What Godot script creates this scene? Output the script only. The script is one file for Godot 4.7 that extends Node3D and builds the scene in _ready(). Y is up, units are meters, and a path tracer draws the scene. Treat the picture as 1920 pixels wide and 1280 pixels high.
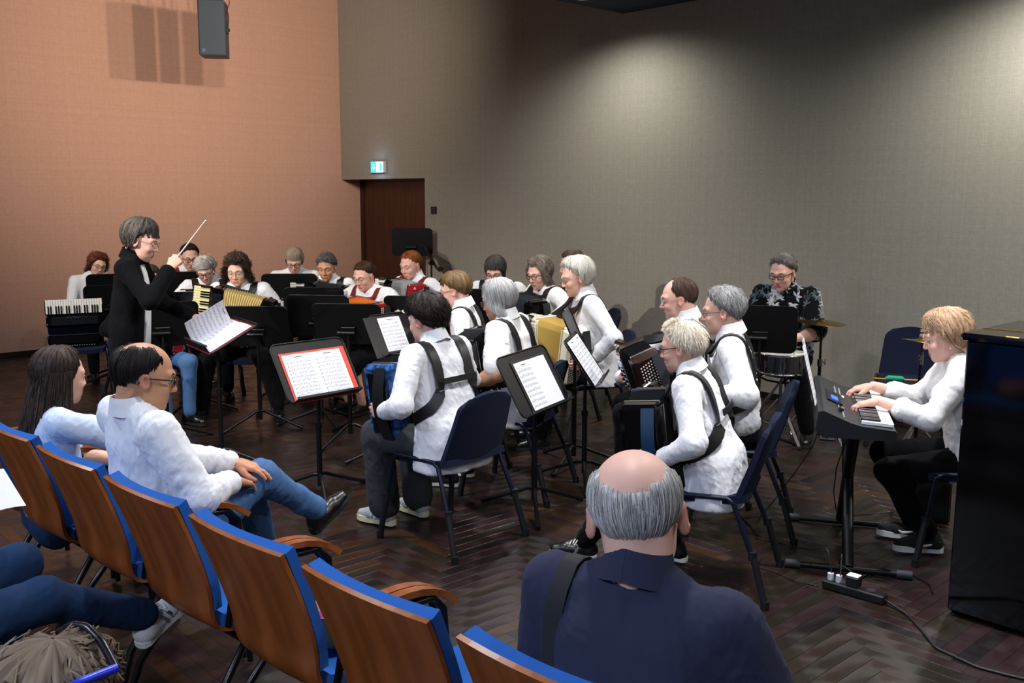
extends Node3D
# A rehearsal-room concert: an accordion orchestra, its conductor and the first audience row.
const CAM_PITCH := 0.14985
var EXPO := 1.0
func _ready() -> void:
	# camera
	var cam := Camera3D.new()
	cam.fov = rad_to_deg(2.0 * atan(640.0 / 1811.0))
	cam.near = .05; cam.far = 60.0
	cam.position = Vector3(0, 1.8, 0)
	cam.rotation = Vector3(-CAM_PITCH, 0, 0.0028)
	add_child(cam)
	# surroundings and exposure: the room is closed, only the lamps set below light it
	var we := WorldEnvironment.new()
	var env := Environment.new()
	env.background_mode = Environment.BG_COLOR; env.background_color = Color(0.01, 0.011, 0.012)
	env.tonemap_mode = Environment.TONE_MAPPER_LINEAR
	env.tonemap_exposure = EXPO
	env.sdfgi_enabled = true; env.ssao_enabled = true; env.ssil_enabled = true
	we.environment = env
	add_child(we)
	wr = FastNoiseLite.new(); wr.frequency = 4.5; wr.fractal_octaves = 2; wr.seed = 3; wr.fractal_type = FastNoiseLite.FRACTAL_RIDGED; wr.domain_warp_enabled = true; wr.domain_warp_amplitude = .12; wr.domain_warp_frequency = 5.0
	lump = FastNoiseLite.new(); lump.frequency = .02; lump.seed = 9
	materials()
	# lamps: x along the back wall, s from the back wall
	for q: Array in [[5.33, .82, 5.5], [9.3, .82, 12.0], [13.0, .82, 13.0]]: downlight(R(q[0], 3.566, q[1]), q[2] * .8, 79.0, Color("f8f6ee"), .75)
	for q: Array in [[7.1, 3.4, 10.5], [9.6, 3.4, 12.0], [7.1, 5.4, 9.5], [9.6, 5.4, 7.0], [12.2, 3.8, 10.0], [5.4, 6.6, 6.0]]: downlight(R(q[0], 3.566, q[1]), q[2], 69.0, Color("f6f6fa"))
	for q: Array in [[5.45, 2.55], [5.45, 3.1], [5.45, 3.65], [5.45, 4.2]]: track_spot(R(q[0], 3.36, q[1]), R(.0, 3.5, q[1] - 1.1), 8.4, 43.0, Color("ffeede"))
	for q: Array in [[4.3, 7.6, 4.5, 2.9, 3.4], [6.4, 8.4, 3.3, 4.9, 2.6]]: track_spot(R(q[0], q[2], q[1]), R(q[3], .75, q[4]), 23.0, 25.0, Color("fff4e8"))  # unseen front spots, added to brighten the left players and the wall behind
	for q: Array in [[11.5, 9.5], [7.0, 9.5]]: fill_panel(R(q[0], 3.566, q[1]), 17.0)  # unseen panels, added as cool fill for the dim room
	# the setting
	build_room()
	build_floor()
	# things
	make_heads(); make_hands()
	place_chairs()
	place_stands()
	piano()
	keyboard(Vector3(1.725, 0, -4.8), deg_to_rad(74))
	drums()
	cables()
	place_left_players()
	place_right_players()
	place_others()
	place_audience()
	place_small_things()

func downlight(p: Vector3, e: float, ang: float, c: Color, soft := 1.0) -> void:
	var t := thing("ceiling_downlight", "round recessed downlight in the dark lower ceiling", "lamp", p, 0.0, "downlights of the lower ceiling")
	var r := MB.new(); r.lathe([[.05, .0], [.055, -.008], [.075, -.006], [.078, 0]], 24)
	part("ring", r, std("lamp_ring", "8a8c90", .4, .5), t)
	var g := MB.new(); g.lathe([[0, -.003], [.05, -.003], [.05, .0]], 20, Transform3D.IDENTITY, true)
	var m := std("lamp_glow", "ffffff", .5); m.emission_enabled = true; m.emission = Color("fff8ee"); m.emission_energy_multiplier = 4.0
	part("lens", g, m, t)
	var l := SpotLight3D.new()
	l.light_color = c; l.light_energy = e; l.spot_angle = ang; l.spot_range = 20.0; l.spot_attenuation = 2.0; l.light_size = .09; l.shadow_enabled = true
	l.spot_angle_attenuation = soft
	t.add_child(l)
	l.position = Vector3(0, -.02, 0); l.rotation = Vector3(-PI / 2, 0, 0)
func fill_panel(p: Vector3, e: float) -> void:  # added fill light shaped as a ceiling panel, no known fixture
	var t := thing("added_fill_panel", "unseen flat square panel added in the lower ceiling as cool fill light", "lamp", p, -RA, "added fill panels above the audience")
	var f := MB.new(); f.box(Vector3(0, -.01, 0), Vector3(1.24, .02, 1.24), Basis.IDENTITY, .004)
	part("frame", f, std("lamp_ring", "8a8c90", .4, .5), t)
	var g := MB.new(); g.box(Vector3(0, -.022, 0), Vector3(1.18, .006, 1.18))
	var m := std("fill_glow", "ffffff", .5); m.emission_enabled = true; m.emission = Color("d4e4ff"); m.emission_energy_multiplier = 1.0
	part("diffuser", g, m, t)
	var l := AreaLight3D.new()
	l.area_size = Vector2(1.15, 1.15); l.light_color = Color("d0e0ff"); l.light_energy = e; l.shadow_enabled = true; l.area_range = 20.0; l.area_attenuation = 2.0
	t.add_child(l)
	l.position = Vector3(0, -.04, 0); l.rotation = Vector3(-PI / 2, 0, 0)
func track_spot(p: Vector3, aim: Vector3, e: float, ang: float, c: Color) -> void:
	var t := thing("stage_spotlight", ("black stage spotlight mounted under the lower ceiling edge" if p.y < 3.6 else "unseen black spotlight added under the high ceiling to brighten the left players"), "lamp", p, 0.0, "stage spotlights")
	var d := (aim - p).normalized()
	var h := MB.new(); h.tube([-d * .2, -d * .02], .055, 16); h.tube([-d * .1, Vector3(0, .1, 0) - d * .1, Vector3(0, (3.566 if p.y < 3.6 else 5.2) - p.y, 0) - d * .1], .012, 8)
	part("housing", h, std("spot_black", "0c0c0d", .5, .3), t)
	var g := MB.new(); g.tube([-d * .021, -d * .012], .048, 16)
	var m := std("lamp_glow", "ffffff", .5)
	part("lens", g, m, t)
	var l := SpotLight3D.new()
	l.light_color = c; l.light_energy = e; l.spot_angle = ang; l.spot_range = 25.0; l.spot_attenuation = 2.0; l.light_size = .03; l.shadow_enabled = true
	l.spot_angle_attenuation = 1.0
	t.add_child(l)
	l.look_at_from_position(p, aim, Vector3.UP); l.position = d * .01

func materials() -> void:
	cloth("white_cloth", "e3e3e6"); cloth("white_soft", "e6e4e2", .95, .3, 9.0); cloth("black_cloth", "0c0c0e"); cloth("jacket_black", "0a0a0c", .9, .15)
	cloth("denim", "466690", .9, .15); cloth("denim_dark", "1e3250", .9, .15); cloth("denim_grey", "3a3c3e", .9, .2); cloth("navy_polo", "34364a", .95, .2, 3.0)
	cloth("pale_blue", "ccd8e6"); cloth("trouser_navy", "232c3c", .9, .15)
	cloth("socks", "0c0c0e")
	std("black_leather", "0b0b0c", .32); std("black_rubber", "0a0a0a", .8); std("white_rubber", "e0dfd8", .7); std("cream_rubber", "cfcaa4", .7)
	std("grey_mesh", "9a9da0", .6, .1); std("black_knit", "0d0d0f", .9); std("white_leather", "d8d6d2", .5); std("silver_stripe", "9a948a", .3, .5); std("grey_stripe", "6a6e72", .6)
	std("acc_black", "070709", .1); std("acc_grille", "16181c", .35, .4); std("acc_red", "8c1018", .15); std("acc_cream", "e6dfc4", .2); std("acc_brown", "2a1812", .15); std("acc_plate", "0c0d10", .2)
	var bl := std("acc_blue", "1f4f96", .12)
	bl.albedo_texture = noise_tex("pearl_blue", .02, 4, Color("102648"), Color("3f74b4")); bl.albedo_color = Color.WHITE
	bl.uv1_triplanar = true; bl.uv1_scale = Vector3.ONE * 5.0
	std("acc_grey", "34373c", .4)
	std("chrome", "c8c8cc", .15, 1.0); std("gold", "c09a48", .25, 1.0)
	std("key_white", "efece0", .25); std("key_cream", "e6dca8", .3); std("key_black", "060606", .25); std("key_white_plastic", "f4f4f6", .3); std("btn_black", "101012", .25)
	std("strap_black", "0b0b0c", .45); std("strap_red", "6a1018", .5); std("strap_blue", "12304c", .35)
	std("stand_black", "0b0b0c", .38, .2); std("folder_red", "c8402a", .5); std("folder_black", "0e0e10", .4); std("folder_wine", "6a1c28", .5)
	std("piano_black", "030304", .08); std("door_frame", "2a120a", .4)
	var cw := std("chair_wood", "b8601f", .3)
	cw.albedo_texture = noise_tex("chair_grain", .008, 5, Color("763c14"), Color("925022"), false, 1.0, FastNoiseLite.TYPE_SIMPLEX_SMOOTH, 256); cw.albedo_color = Color.WHITE
	cw.uv1_triplanar = true; cw.uv1_scale = Vector3(6, .8, 6)
	cloth("chair_blue", "24549c", .95, .12, 30.0)
	var dw := std("door_wood", "401c10", .35)
	dw.albedo_texture = noise_tex("door_grain", .008, 5, Color("3a180c"), Color("4a2212")); dw.albedo_color = Color.WHITE
	dw.uv1_triplanar = true; dw.uv1_scale = Vector3(4, .5, 4)
	# shirt with pale flowers on black
	var im := Image.create(256, 256, false, Image.FORMAT_RGB8)
	im.fill(Color("0c0d0f"))
	rng.seed = 41
	for k in 26:
		var c := Vector2(rng.randf() * 256, rng.randf() * 256); var a0 := rng.randf() * TAU; var n := rng.randi_range(4, 6); var L := rng.randf_range(18, 34)
		var col := Color("c8ced2") if rng.randf() < .6 else Color("6e8088")
		for p in n:
			var a := a0 + p * (2.6 / n) * 1.6
			for s in 40:
				var u := s / 39.0
				var wv := sin(u * PI) * L * .17
				var q := c + Vector2(cos(a), sin(a)) * L * u
				for d in range(-int(wv), int(wv) + 1):
					var z := q + Vector2(-sin(a), cos(a)) * d
					im.set_pixel(posmod(int(z.x), 256), posmod(int(z.y), 256), col)
	var hm := cloth("flower_shirt", "ffffff", .9, .2)
	hm.albedo_texture = ImageTexture.create_from_image(im); hm.uv1_scale = Vector3.ONE * 2.6
# ---------------------------------------------------------------- who and what stands where
func seat_for(hx: float, hz: float, turn: float, lean: float) -> Vector3:
	var f := .53 * sin(deg_to_rad(lean)) + .05
	var a := deg_to_rad(turn)
	return Vector3(hx - sin(a) * f, 0, hz - cos(a) * f)
var chair0: Node3D
var nchair := 0
func pchair(at: Vector3, turn_deg: float, label: String) -> void:
	var a := deg_to_rad(turn_deg)
	var p := at - Vector3(sin(a), 0, cos(a)) * .005
	if nchair == 0: chair0 = blue_chair_proto("stacking_chair", label, p, a)
	else: dup(chair0, p, a, label)
	nchair += 1
func place_chairs() -> void:
	var lb := ["wooden audience chair standing beyond the long-haired girl's chair", "wooden audience chair in which the long-haired girl sits", "wooden audience chair behind the back of the man in the white shirt", "empty wooden audience chair next to the man in the white shirt", "empty wooden audience chair with a straw bag on its blue seat", "empty wooden audience chair beside the bald man's chair", "wooden audience chair in which the bald man sits"]
	var proto: Node3D
	for i in 7:
		var at := Vector3(-1.374, 0, -3.59) + Vector3(.415, 0, .392) * (i - 2)
		if i == 0: proto = audience_chair_proto(lb[0], at, deg_to_rad(136.65))
		else: dup(proto, at, deg_to_rad(136.65), lb[i])
	pchair(Vector3(-3.88, 0, -8.55), 25.0, "blue stacking chair that carries the spare accordion")
	pchair(Vector3(2.93, 0, -7.0), -22.0, "empty blue stacking chair by the back wall with mallets on its seat")

func place_stands() -> void:
	# the conductor's desk with the open score
	var s := music_stand(Vector3(-1.93, 0, -6.25), deg_to_rad(-55), .83, 62.0, "music stand carrying the conductor's open score", {"la": .4, "w": .52, "h": .36})
	booklet(s, "open white conductor's score with one page standing up as it turns", {"folder": "folder_wine", "pages": 2, "seed": 3, "kinds": [1, 2], "pw": .23, "ph": .31})
	var pg := MeshInstance3D.new()
	s = music_stand(Vector3(-1.16, 0, -5.66), deg_to_rad(46), .70, 33.0, "music stand with the red folder in front of the boy", {"la": -.5, "w": .52, "h": .38})
	booklet(s, "two open pages of printed music on a bright red folder", {"folder": "folder_red", "seed": 10, "pw": .205, "ph": .29, "fw": .05, "fh": .03, "fx": .012})
	s = music_stand(Vector3(.13, 0, -5.38), deg_to_rad(54), .69, 30.0, "music stand with black ring binder beside the grey-bobbed woman", {"la": -.9, "w": .5, "h": .37, "roll": 3.0})
	booklet(s, "black ring binder with a printed music page and a blank page", {"folder": "folder_black", "seed": 14, "kinds": [1, 2], "pw": .155, "ph": .30, "fw": .03, "x": .03})
	s = music_stand(Vector3(-.80, 0, -6.45), deg_to_rad(50), .80, 28.0, "small music stand behind the boy's head with a printed sheet", {"w": .34, "h": .3})
	booklet(s, "single printed music sheet on the small stand behind the boy", {"folder": "folder_black", "pages": 1, "seed": 20, "pw": .2, "ph": .26, "kinds": [1]})
	s = music_stand(Vector3(.42, 0, -6.35), deg_to_rad(82), .82, 24.0, "music stand seen edge-on before the cream accordion", {"la": .2})
	s = music_stand(Vector3(.46, 0, -5.95), deg_to_rad(78), .72, 34.0, "music stand seen from the side with pages sticking out", {"la": .7})
	booklet(s, "white music pages on the stand seen from the side", {"seed": 24, "ph": .31})
	# stands whose black backs are turned to the camera
	for q: Array in [
		[Vector3(-1.97, 0, -7.4), 178.0, .72, 18.0, "music stand before the woman with the cream-keyed accordion"],
		[Vector3(-1.19, 0, -6.95), 176.0, .80, 24.0, "music stand before the woman with the red accordion"],
		[Vector3(-1.50, 0, -7.45), 172.0, .80, 16.0, "music stand beside the bare-footed woman's desk"],
		[Vector3(-1.66, 0, -8.05), 184.0, .80, 14.0, "music stand below the short grey-haired woman's dark accordion"],
		[Vector3(-2.02, 0, -8.75), 184.0, .855, 12.0, "music stand hiding the grey-haired woman by the back wall"],
		[Vector3(-2.66, 0, -7.95), 196.0, .77, 14.0, "music stand below the white-curled woman's chin"],
		[Vector3(-3.1, 0, -9.0), 196.0, .85, 12.0, "music stand before the dark-haired woman under the baton"],
		[Vector3(-2.52, 0, -6.9), 205.0, .80, 14.0, "music stand close behind the conductor's jacket"],
		[Vector3(-3.76, 0, -9.05), 205.0, .72, 10.0, "tall music stand beside the spare accordion"],
		[Vector3(-3.86, 0, -9.35), 205.0, .80, 10.0, "music stand under the chin of the red-curled woman"],
		[Vector3(-.80, 0, -7.85), 172.0, .75, 14.0, "music stand before the auburn-haired woman"],
		[Vector3(-.30, 0, -7.75), 176.0, .82, 14.0, "music stand before the dark-bobbed woman at the back"],
		[Vector3(1.75, 0, -6.75), 165.0, .80, 8.0, "music stand in front of the drummer"],
		[Vector3(-1.23, 0, -11.9), 180.0, 1.16, 6.0, "tall unused music stand in front of the brown door"]]:
		music_stand(q[0], deg_to_rad(q[1]), q[2], q[3], q[4], {"la": q[0].x * 3.0})
	music_stand(Vector3(-.97, 0, -11.6), deg_to_rad(100), .98, 30.0, "unused music stand turned sideways near the door")
	music_stand(Vector3(-.6, 0, -9.4), deg_to_rad(200), .88, 40.0, "unused music stand tilted askew by the grey wall", {"w": .3, "h": .26, "roll": 22.0})

var HS := {}
func pl(hx: float, hz: float, turn: float, label: String, d: Dictionary, alabel := "", o := {}) -> Dictionary:
	var at := seat_for(hx, hz, turn, d.get("lean", 8.0))
	if d.get("chair", "") != "":
		var ct: float = d.get("cturn", turn)
		pchair(at + Vector3(sin(deg_to_rad(turn)), 0, cos(deg_to_rad(turn))) * -.0, ct, d.chair)
	if alabel == "":
		return person(at, deg_to_rad(turn), label, d)
	return player(at, turn, label, d, alabel, o)

func place_left_players() -> void:
	var far := .0175
	pl(-4.15, -9.6, 35.0, "woman with reddish curls and glasses at the far left of the players", {"cell": far, "sc": .95, "top": "white_cloth", "hair": {"vol": .022, "len": .07, "lock": .014, "curl": .6, "wave": .35, "n": 700, "flare": .02}, "hc": ["4a2418", "7a4028"], "glasses": "5a4038", "head": Vector3(14, 8, -14), "brow": "5a3828", "chair": "blue stacking chair of the red-curled woman", "lip": "b04848"})
	pl(-3.14, -9.4, 22.0, "dark-haired woman with glasses seen just behind the baton", {"cell": far, "sc": 1.03, "top": "white_cloth", "hair": {"vol": .012, "len": .0, "front": .085, "bun": .035}, "hc": ["1c1210", "33201a"], "glasses": "141414", "rim": .0022, "head": Vector3(16, 6, 0), "brow": "201512", "earring": true, "chair": "blue stacking chair of the woman under the baton"}, "black and red accordion of the dark-haired woman under the baton", {"body": "acc_red", "strapm": "strap_red", "folds": 10})
	pl(-2.74, -8.7, 18.0, "old woman with short white curls and red-rimmed glasses looking down", {"cell": far, "sc": .96, "dy": .02, "top": "white_cloth", "skin": "pink", "hair": {"vol": .022, "lock": .014, "curl": .6, "wave": .3, "n": 700, "fringe": .012}, "hc": ["a8a29a", "d8d4cc"], "glasses": "4a1c1c", "rim": .0022, "head": Vector3(26, -8, 8), "lid": .9, "brow": "9a928a", "chair": "blue stacking chair of the white-curled woman"}, "accordion of the white-curled woman hidden behind the stands", {"folds": 10})
	pl(-2.25, -7.92, 6.0, "woman with long dark brown curls behind the cream-keyed accordion", {"cell": .014, "sc": 1.02, "top": "white_cloth", "hair": {"vol": .03, "len": .13, "lock": .014, "curl": .55, "wave": .35, "n": 900, "flare": .03, "tuck": .05}, "hc": ["241a15", "4a382c"], "glasses": "b8b4ae", "rim": .0011, "head": Vector3(16, -4, 0), "lid": .8, "brow": "3a2a22", "leg": "black_cloth", "fl": Vector3(.32, .09, .34), "fr": Vector3(-.3, .09, .30), "shoe": {"m": "black_leather"}, "chair": "blue stacking chair of the woman with dark curls"},
		"large black accordion with cream keys and cream bellows opened wide", {"H": .45, "keym": "key_cream", "bc": "c8b478", "open": .26, "fan": 16.0, "yaw": -8.0, "pos": Vector3(-.15, .275, .23), "az": -8.0, "folds": 16, "btnm": "key_white"})
	pl(-2.86, -7.6, 50.0, "seated player in blue jeans hidden behind the conductor", {"cell": far, "sc": .97, "top": "black_cloth", "leg": "denim", "lean": 6.0, "head": Vector3(15, 0, 0), "hair": {"vol": .012}, "hc": ["2a201a", "4a3a30"], "fl": Vector3(.1, .09, .42), "fr": Vector3(-.1, .09, .42), "chair": "blue stacking chair of the player behind the conductor"}, "accordion with a red edge held behind the conductor", {"body": "acc_red", "folds": 10, "open": .08})
	pl(-2.14, -9.5, 8.0, "grey-blond woman with dark glasses by the back wall", {"cell": far, "sc": 1.0, "top": "white_cloth", "hair": {"vol": .02, "len": .03, "fringe": .028}, "hc": ["7a6a58", "b0a08c"], "glasses": "2a1818", "rim": .002, "head": Vector3(24, 0, 0), "lid": .8, "brow": "6a5a4a", "chair": "blue stacking chair of the grey-blond woman"})
	pl(-1.68, -8.75, -4.0, "woman with short dark grey hair and a black accordion", {"cell": far, "sc": .99, "top": "white_cloth", "skin": "tan", "hair": {"vol": .016, "lock": .008, "curl": .4, "wave": .15, "front": .07}, "hc": ["2e2c2b", "6e6a68"], "head": Vector3(16, 0, 0), "lid": .8, "brow": "2a2422", "chair": "blue stacking chair of the short-haired grey woman"},
		"black accordion with dark bellows of the short-haired grey woman", {"open": .2, "fan": 10.0, "pos": Vector3(-.1, .29, .21), "bc": "303236", "folds": 14})
	pl(-1.22, -8.0, -32.0, "woman with dark tied-back hair in a ruffled white blouse with red straps", {"cell": .012, "sc": .98, "top": "white_soft", "topname": "blouse", "sleeve": .34, "cuffr": .085, "collar": false, "neck": 1.35, "fold": .022, "hair": {"vol": .007, "front": .078, "bun": .03, "lock": .0015}, "hc": ["2a1a12", "4a3020"], "glasses": "b8b4ae", "rim": .0012, "head": Vector3(20, 0, 0), "lid": .85, "brow": "2a1c14", "lip": "b05050", "skirt": true, "legname": "skirt", "bare": .85, "fl": Vector3(.05, .09, .25), "fr": Vector3(-.12, .09, .22), "shoe": {"m": "black_leather", "low": true}, "chair": "blue stacking chair of the woman with red straps"},
		"red accordion with glowing orange bellows and dark red straps", {"H": .34, "D": .17, "body": "acc_red", "strapm": "strap_red", "bc": "c8681c", "open": .2, "fan": 10.0, "pos": Vector3(-.08, .265, .22), "sw": .035, "folds": 14, "yaw": -10.0})
	pl(-.89, -8.5, -38.0, "woman with auburn hair tied back and pearl earring before the door", {"cell": far, "sc": 1.02, "top": "white_cloth", "hair": {"vol": .008, "front": .078, "bun": .03, "lock": .0015}, "hc": ["5a2c12", "9a5a28"], "head": Vector3(14, 2, 0), "lid": .5, "brow": "6a3c20", "earring": true, "chair": "blue stacking chair of the auburn-haired woman"},
		"black and red accordion with silvery bellows of the auburn-haired woman", {"H": .36, "body": "acc_black", "bassm": "acc_red", "bc": "a8a8a4", "strapm": "strap_red", "open": .14, "pos": Vector3(-.06, .33, .21)})

func place_right_players() -> void:
	var far := .0175
	var blk := {"m": "black_leather"}
	pl(-.14, -8.3, -14.0, "woman with a dark grey bob looking down at the back of the room", {"cell": far, "sc": 1.0, "top": "white_cloth", "hair": {"vol": .022, "len": .07, "fringe": .02, "open": 40.0}, "hc": ["24211f", "55504c"], "glasses": "5a2c30", "head": Vector3(24, 0, 0), "lid": .9, "brow": "2a2624", "chair": "blue stacking chair of the dark-bobbed woman"}, "accordion of the dark-bobbed woman behind her stand", {"folds": 10, "pos": Vector3(-.06, .16, .22)})
	pl(.52, -8.35, -78.0, "man with short brown hair half hidden behind the white-haired woman", {"cell": far, "kind": "m", "sc": 1.03, "top": "white_cloth", "hair": {"vol": .014, "front": .08}, "hc": ["3a2c24", "6a5648"], "head": Vector3(12, 0, 0), "brow": "4a3a30", "chair": "blue stacking chair of the half-hidden man"}, "red accordion with white keys of the half-hidden man", {"body": "acc_red", "open": .12, "pos": Vector3(-.07, .24, .22), "folds": 10})
	pl(.215, -7.7, -62.0, "woman with long wavy grey-brown hair and dark glasses playing", {"cell": .013, "sc": 1.02, "top": "white_soft", "sleeve": .34, "collar": false, "hair": {"vol": .024, "len": .14, "lock": .01, "curl": .4, "wave": .22, "n": 800, "flare": .02, "front": .078}, "hc": ["4a3f38", "96887a"], "glasses": "1c1512", "rim": .0022, "head": Vector3(16, 16, 0), "lid": .7, "brow": "4a3a30", "chair": "blue stacking chair of the wavy-haired woman"},
		"black accordion with dark grey bellows of the wavy-haired woman", {"H": .42, "bc": "26282c", "open": .2, "fan": 8.0, "pos": Vector3(-.1, .25, .22), "handy": .05, "bb": false, "sw": .06, "cross": true})
	pl(.475, -6.95, -78.0, "woman with short white hair and glasses facing the cream accordion", {"cell": .012, "sc": 1.04, "top": "white_cloth", "sleeve": .86, "cuff": true, "hem": .1, "hs": 1.06, "hair": {"vol": .026, "len": .025, "front": .076, "drift": -.4, "lock": .008, "n": 1500, "open": 70.0}, "hc": ["b4aea2", "e4e0d4"], "glasses": "8a8078", "rim": .0012, "head": Vector3(14, 0, 0), "lid": .6, "brow": "a89c90", "shoe": blk, "chair": "blue stacking chair of the white-haired woman"},
		"cream accordion with golden bellows and black bass buttons", {"H": .44, "body": "acc_cream", "bassm": "acc_cream", "bc": "b89a50", "open": .24, "fan": 14.0, "yaw": 10.0, "fwd": -.02, "ay": 14.0, "pos": Vector3(-.10, .13, .30), "btnm": "btn_black", "trim": "acc_cream", "grille": "acc_cream", "bsm": "strap_black", "plate": "acc_cream"})
	pl(-.39, -6.6, -98.0, "man with straight brown hair and glasses behind the boy", {"cell": .012, "kind": "m", "sc": .99, "top": "white_cloth", "skin": "pink", "hair": {"vol": .02, "fringe": .018, "lock": .004}, "hc": ["4a3826", "8a6c4a"], "glasses": "7a5a48", "head": Vector3(14, -2, 0), "lid": .6, "brow": "5a4430", "shoe": {"m": "black_knit", "s": "white_rubber"}, "chair": "blue stacking chair of the brown-haired man"},
		"red accordion with black straps of the brown-haired man", {"body": "acc_red", "open": .14, "H": .36})
	pl(-.08, -5.85, -112.0, "woman with a straight light grey bob in a short-sleeved white blouse", {"cell": .011, "sc": 1.0, "gi": 1.1, "girth": 1.12, "top": "white_soft", "topname": "blouse", "sleeve": .40, "cuffr": .074, "fold": .016, "hem": .1, "hair": {"vol": .022, "len": .085, "fringe": .03, "open": 44.0, "n": 1900, "tuck": .0, "flare": .015, "lock": .006}, "hc": ["8a8886", "c4c2be"], "glasses": "4a4a50", "head": Vector3(14, 0, 0), "lid": .6, "brow": "9a948c", "shoe": {"m": "black_knit", "s": "white_rubber"}, "skin": "tan", "chair": "blue stacking chair of the grey-bobbed woman"},
		"black accordion on the lap of the grey-bobbed woman", {"H": .36, "bassm": "acc_black", "open": .15, "fan": 16.0, "bb": false, "plate": "acc_plate", "cross": false, "pos": Vector3(-.06, .25, .24), "handy": -.07})
	pl(-.45, -5.05, -128.0, "boy with thick dark hair in a white shirt and grey jeans", {"cell": .010, "kind": "m", "sc": .99, "top": "white_cloth", "fold": .013, "hem": .14, "lean": 12.0, "hair": {"vol": .034, "lock": .016, "curl": .2, "wave": .15, "n": 1500, "fringe": .025, "lf": 1.2, "side": .5}, "hc": ["16110e", "33271f"], "head": Vector3(12, 4, 0), "brow": "201814", "lid": .4, "leg": "denim_grey", "legw": 1.25, "hemr": .068, "fl": Vector3(.10, .1, .40), "fr": Vector3(-.13, .1, .36), "shoe": {"m": "grey_mesh", "s": "cream_rubber", "sole": .032, "stripe": "white_leather", "lace": "white_leather"}, "chair": "blue stacking chair of the boy", "cturn": -131.0},
		"pearly blue accordion with a broad black bass strap on the boy's lap", {"H": .43, "D": .225, "body": "acc_blue", "bassm": "acc_blue", "open": .10, "fan": 4.0, "bb": false, "plate": "acc_plate", "bsw": .075, "sw": .06, "cross": true, "pos": Vector3(-.05, .19, .275), "handy": -.03})
	pl(.99, -5.72, -96.0, "man with a receding brown hairline and rimless glasses", {"cell": .012, "kind": "m", "sc": 1.02, "top": "white_cloth", "hair": {"vol": .006, "front": .083, "n": 1400, "bald": [[Vector3(0, .72, .7), 33.0], [Vector3(.5, .6, .6), 16.0], [Vector3(-.5, .6, .6), 16.0]]}, "hc": ["3a2a20", "5e4838"], "glasses": "b8b4ae", "rim": .0012, "head": Vector3(10, 0, 0), "brow": "5a4636", "shoe": blk, "chair": "blue stacking chair of the man with receding hair"},
		"big dark brown accordion with silver buttons held slanting", {"H": .46, "body": "acc_brown", "bassm": "acc_brown", "keys": false, "open": .08, "fan": 6.0, "az": 0.0, "ax": 18.0, "ay": 20.0, "pos": Vector3(-.05, .14, .30), "btnm": "key_white", "bsm": "acc_grey", "grille": "chrome"})
	pl(1.13, -5.18, -104.0, "grey-haired man with glasses in a white stand-collar shirt", {"cell": .011, "kind": "m", "sc": 1.01, "top": "white_cloth", "hair": {"vol": .019, "lock": .010, "front": .083, "n": 1300, "curl": .2, "wave": .08, "side": .6}, "hc": ["5e5c5a", "b4b2b0"], "glasses": "5a5a60", "rim": .0018, "gshape": 1, "head": Vector3(8, 0, 0), "brow": "6a6662", "lid": .5, "shoe": blk, "chair": "blue stacking chair of the grey-haired man"},
		"black accordion of the grey-haired man held high at his chest", {"H": .38, "open": .14, "fan": 6.0, "bb": false, "sw": .055, "pos": Vector3(-.06, .27, .24)})
	pl(.78, -4.46, -112.0, "woman with spiky bleached short hair and tortoiseshell glasses", {"cell": .010, "sc": .95, "top": "white_cloth", "fold": .013, "hem": .12, "cuff": true, "lean": 14.0, "sleeve": .9, "hair": {"vol": .012, "spike": .026, "n": 1500, "tl": .25, "front": .078, "lock": .004, "thick": .8}, "hc": ["b8a890", "ece4d4"], "glasses": "3a2c1c", "rim": .0022, "gshape": 1, "head": Vector3(10, 0, 0), "lid": .5, "brow": "a89478", "fl": Vector3(.02, .1, .62), "fr": Vector3(-.12, .1, .2), "shoe": {"m": "black_leather", "s": "white_rubber", "lace": "white_leather", "stripe": "silver_stripe", "ns": 1}, "chair": "blue stacking chair of the spiky-haired woman"},
		"polished black accordion with a dark blue bass strap and chrome corners", {"H": .43, "D": .2, "body": "acc_black", "open": .10, "fan": 5.0, "bb": false, "bsm": "strap_blue", "bsw": .06, "sw": .06, "cross": true, "pos": Vector3(-.05, .16, .27), "handy": -.05})

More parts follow.
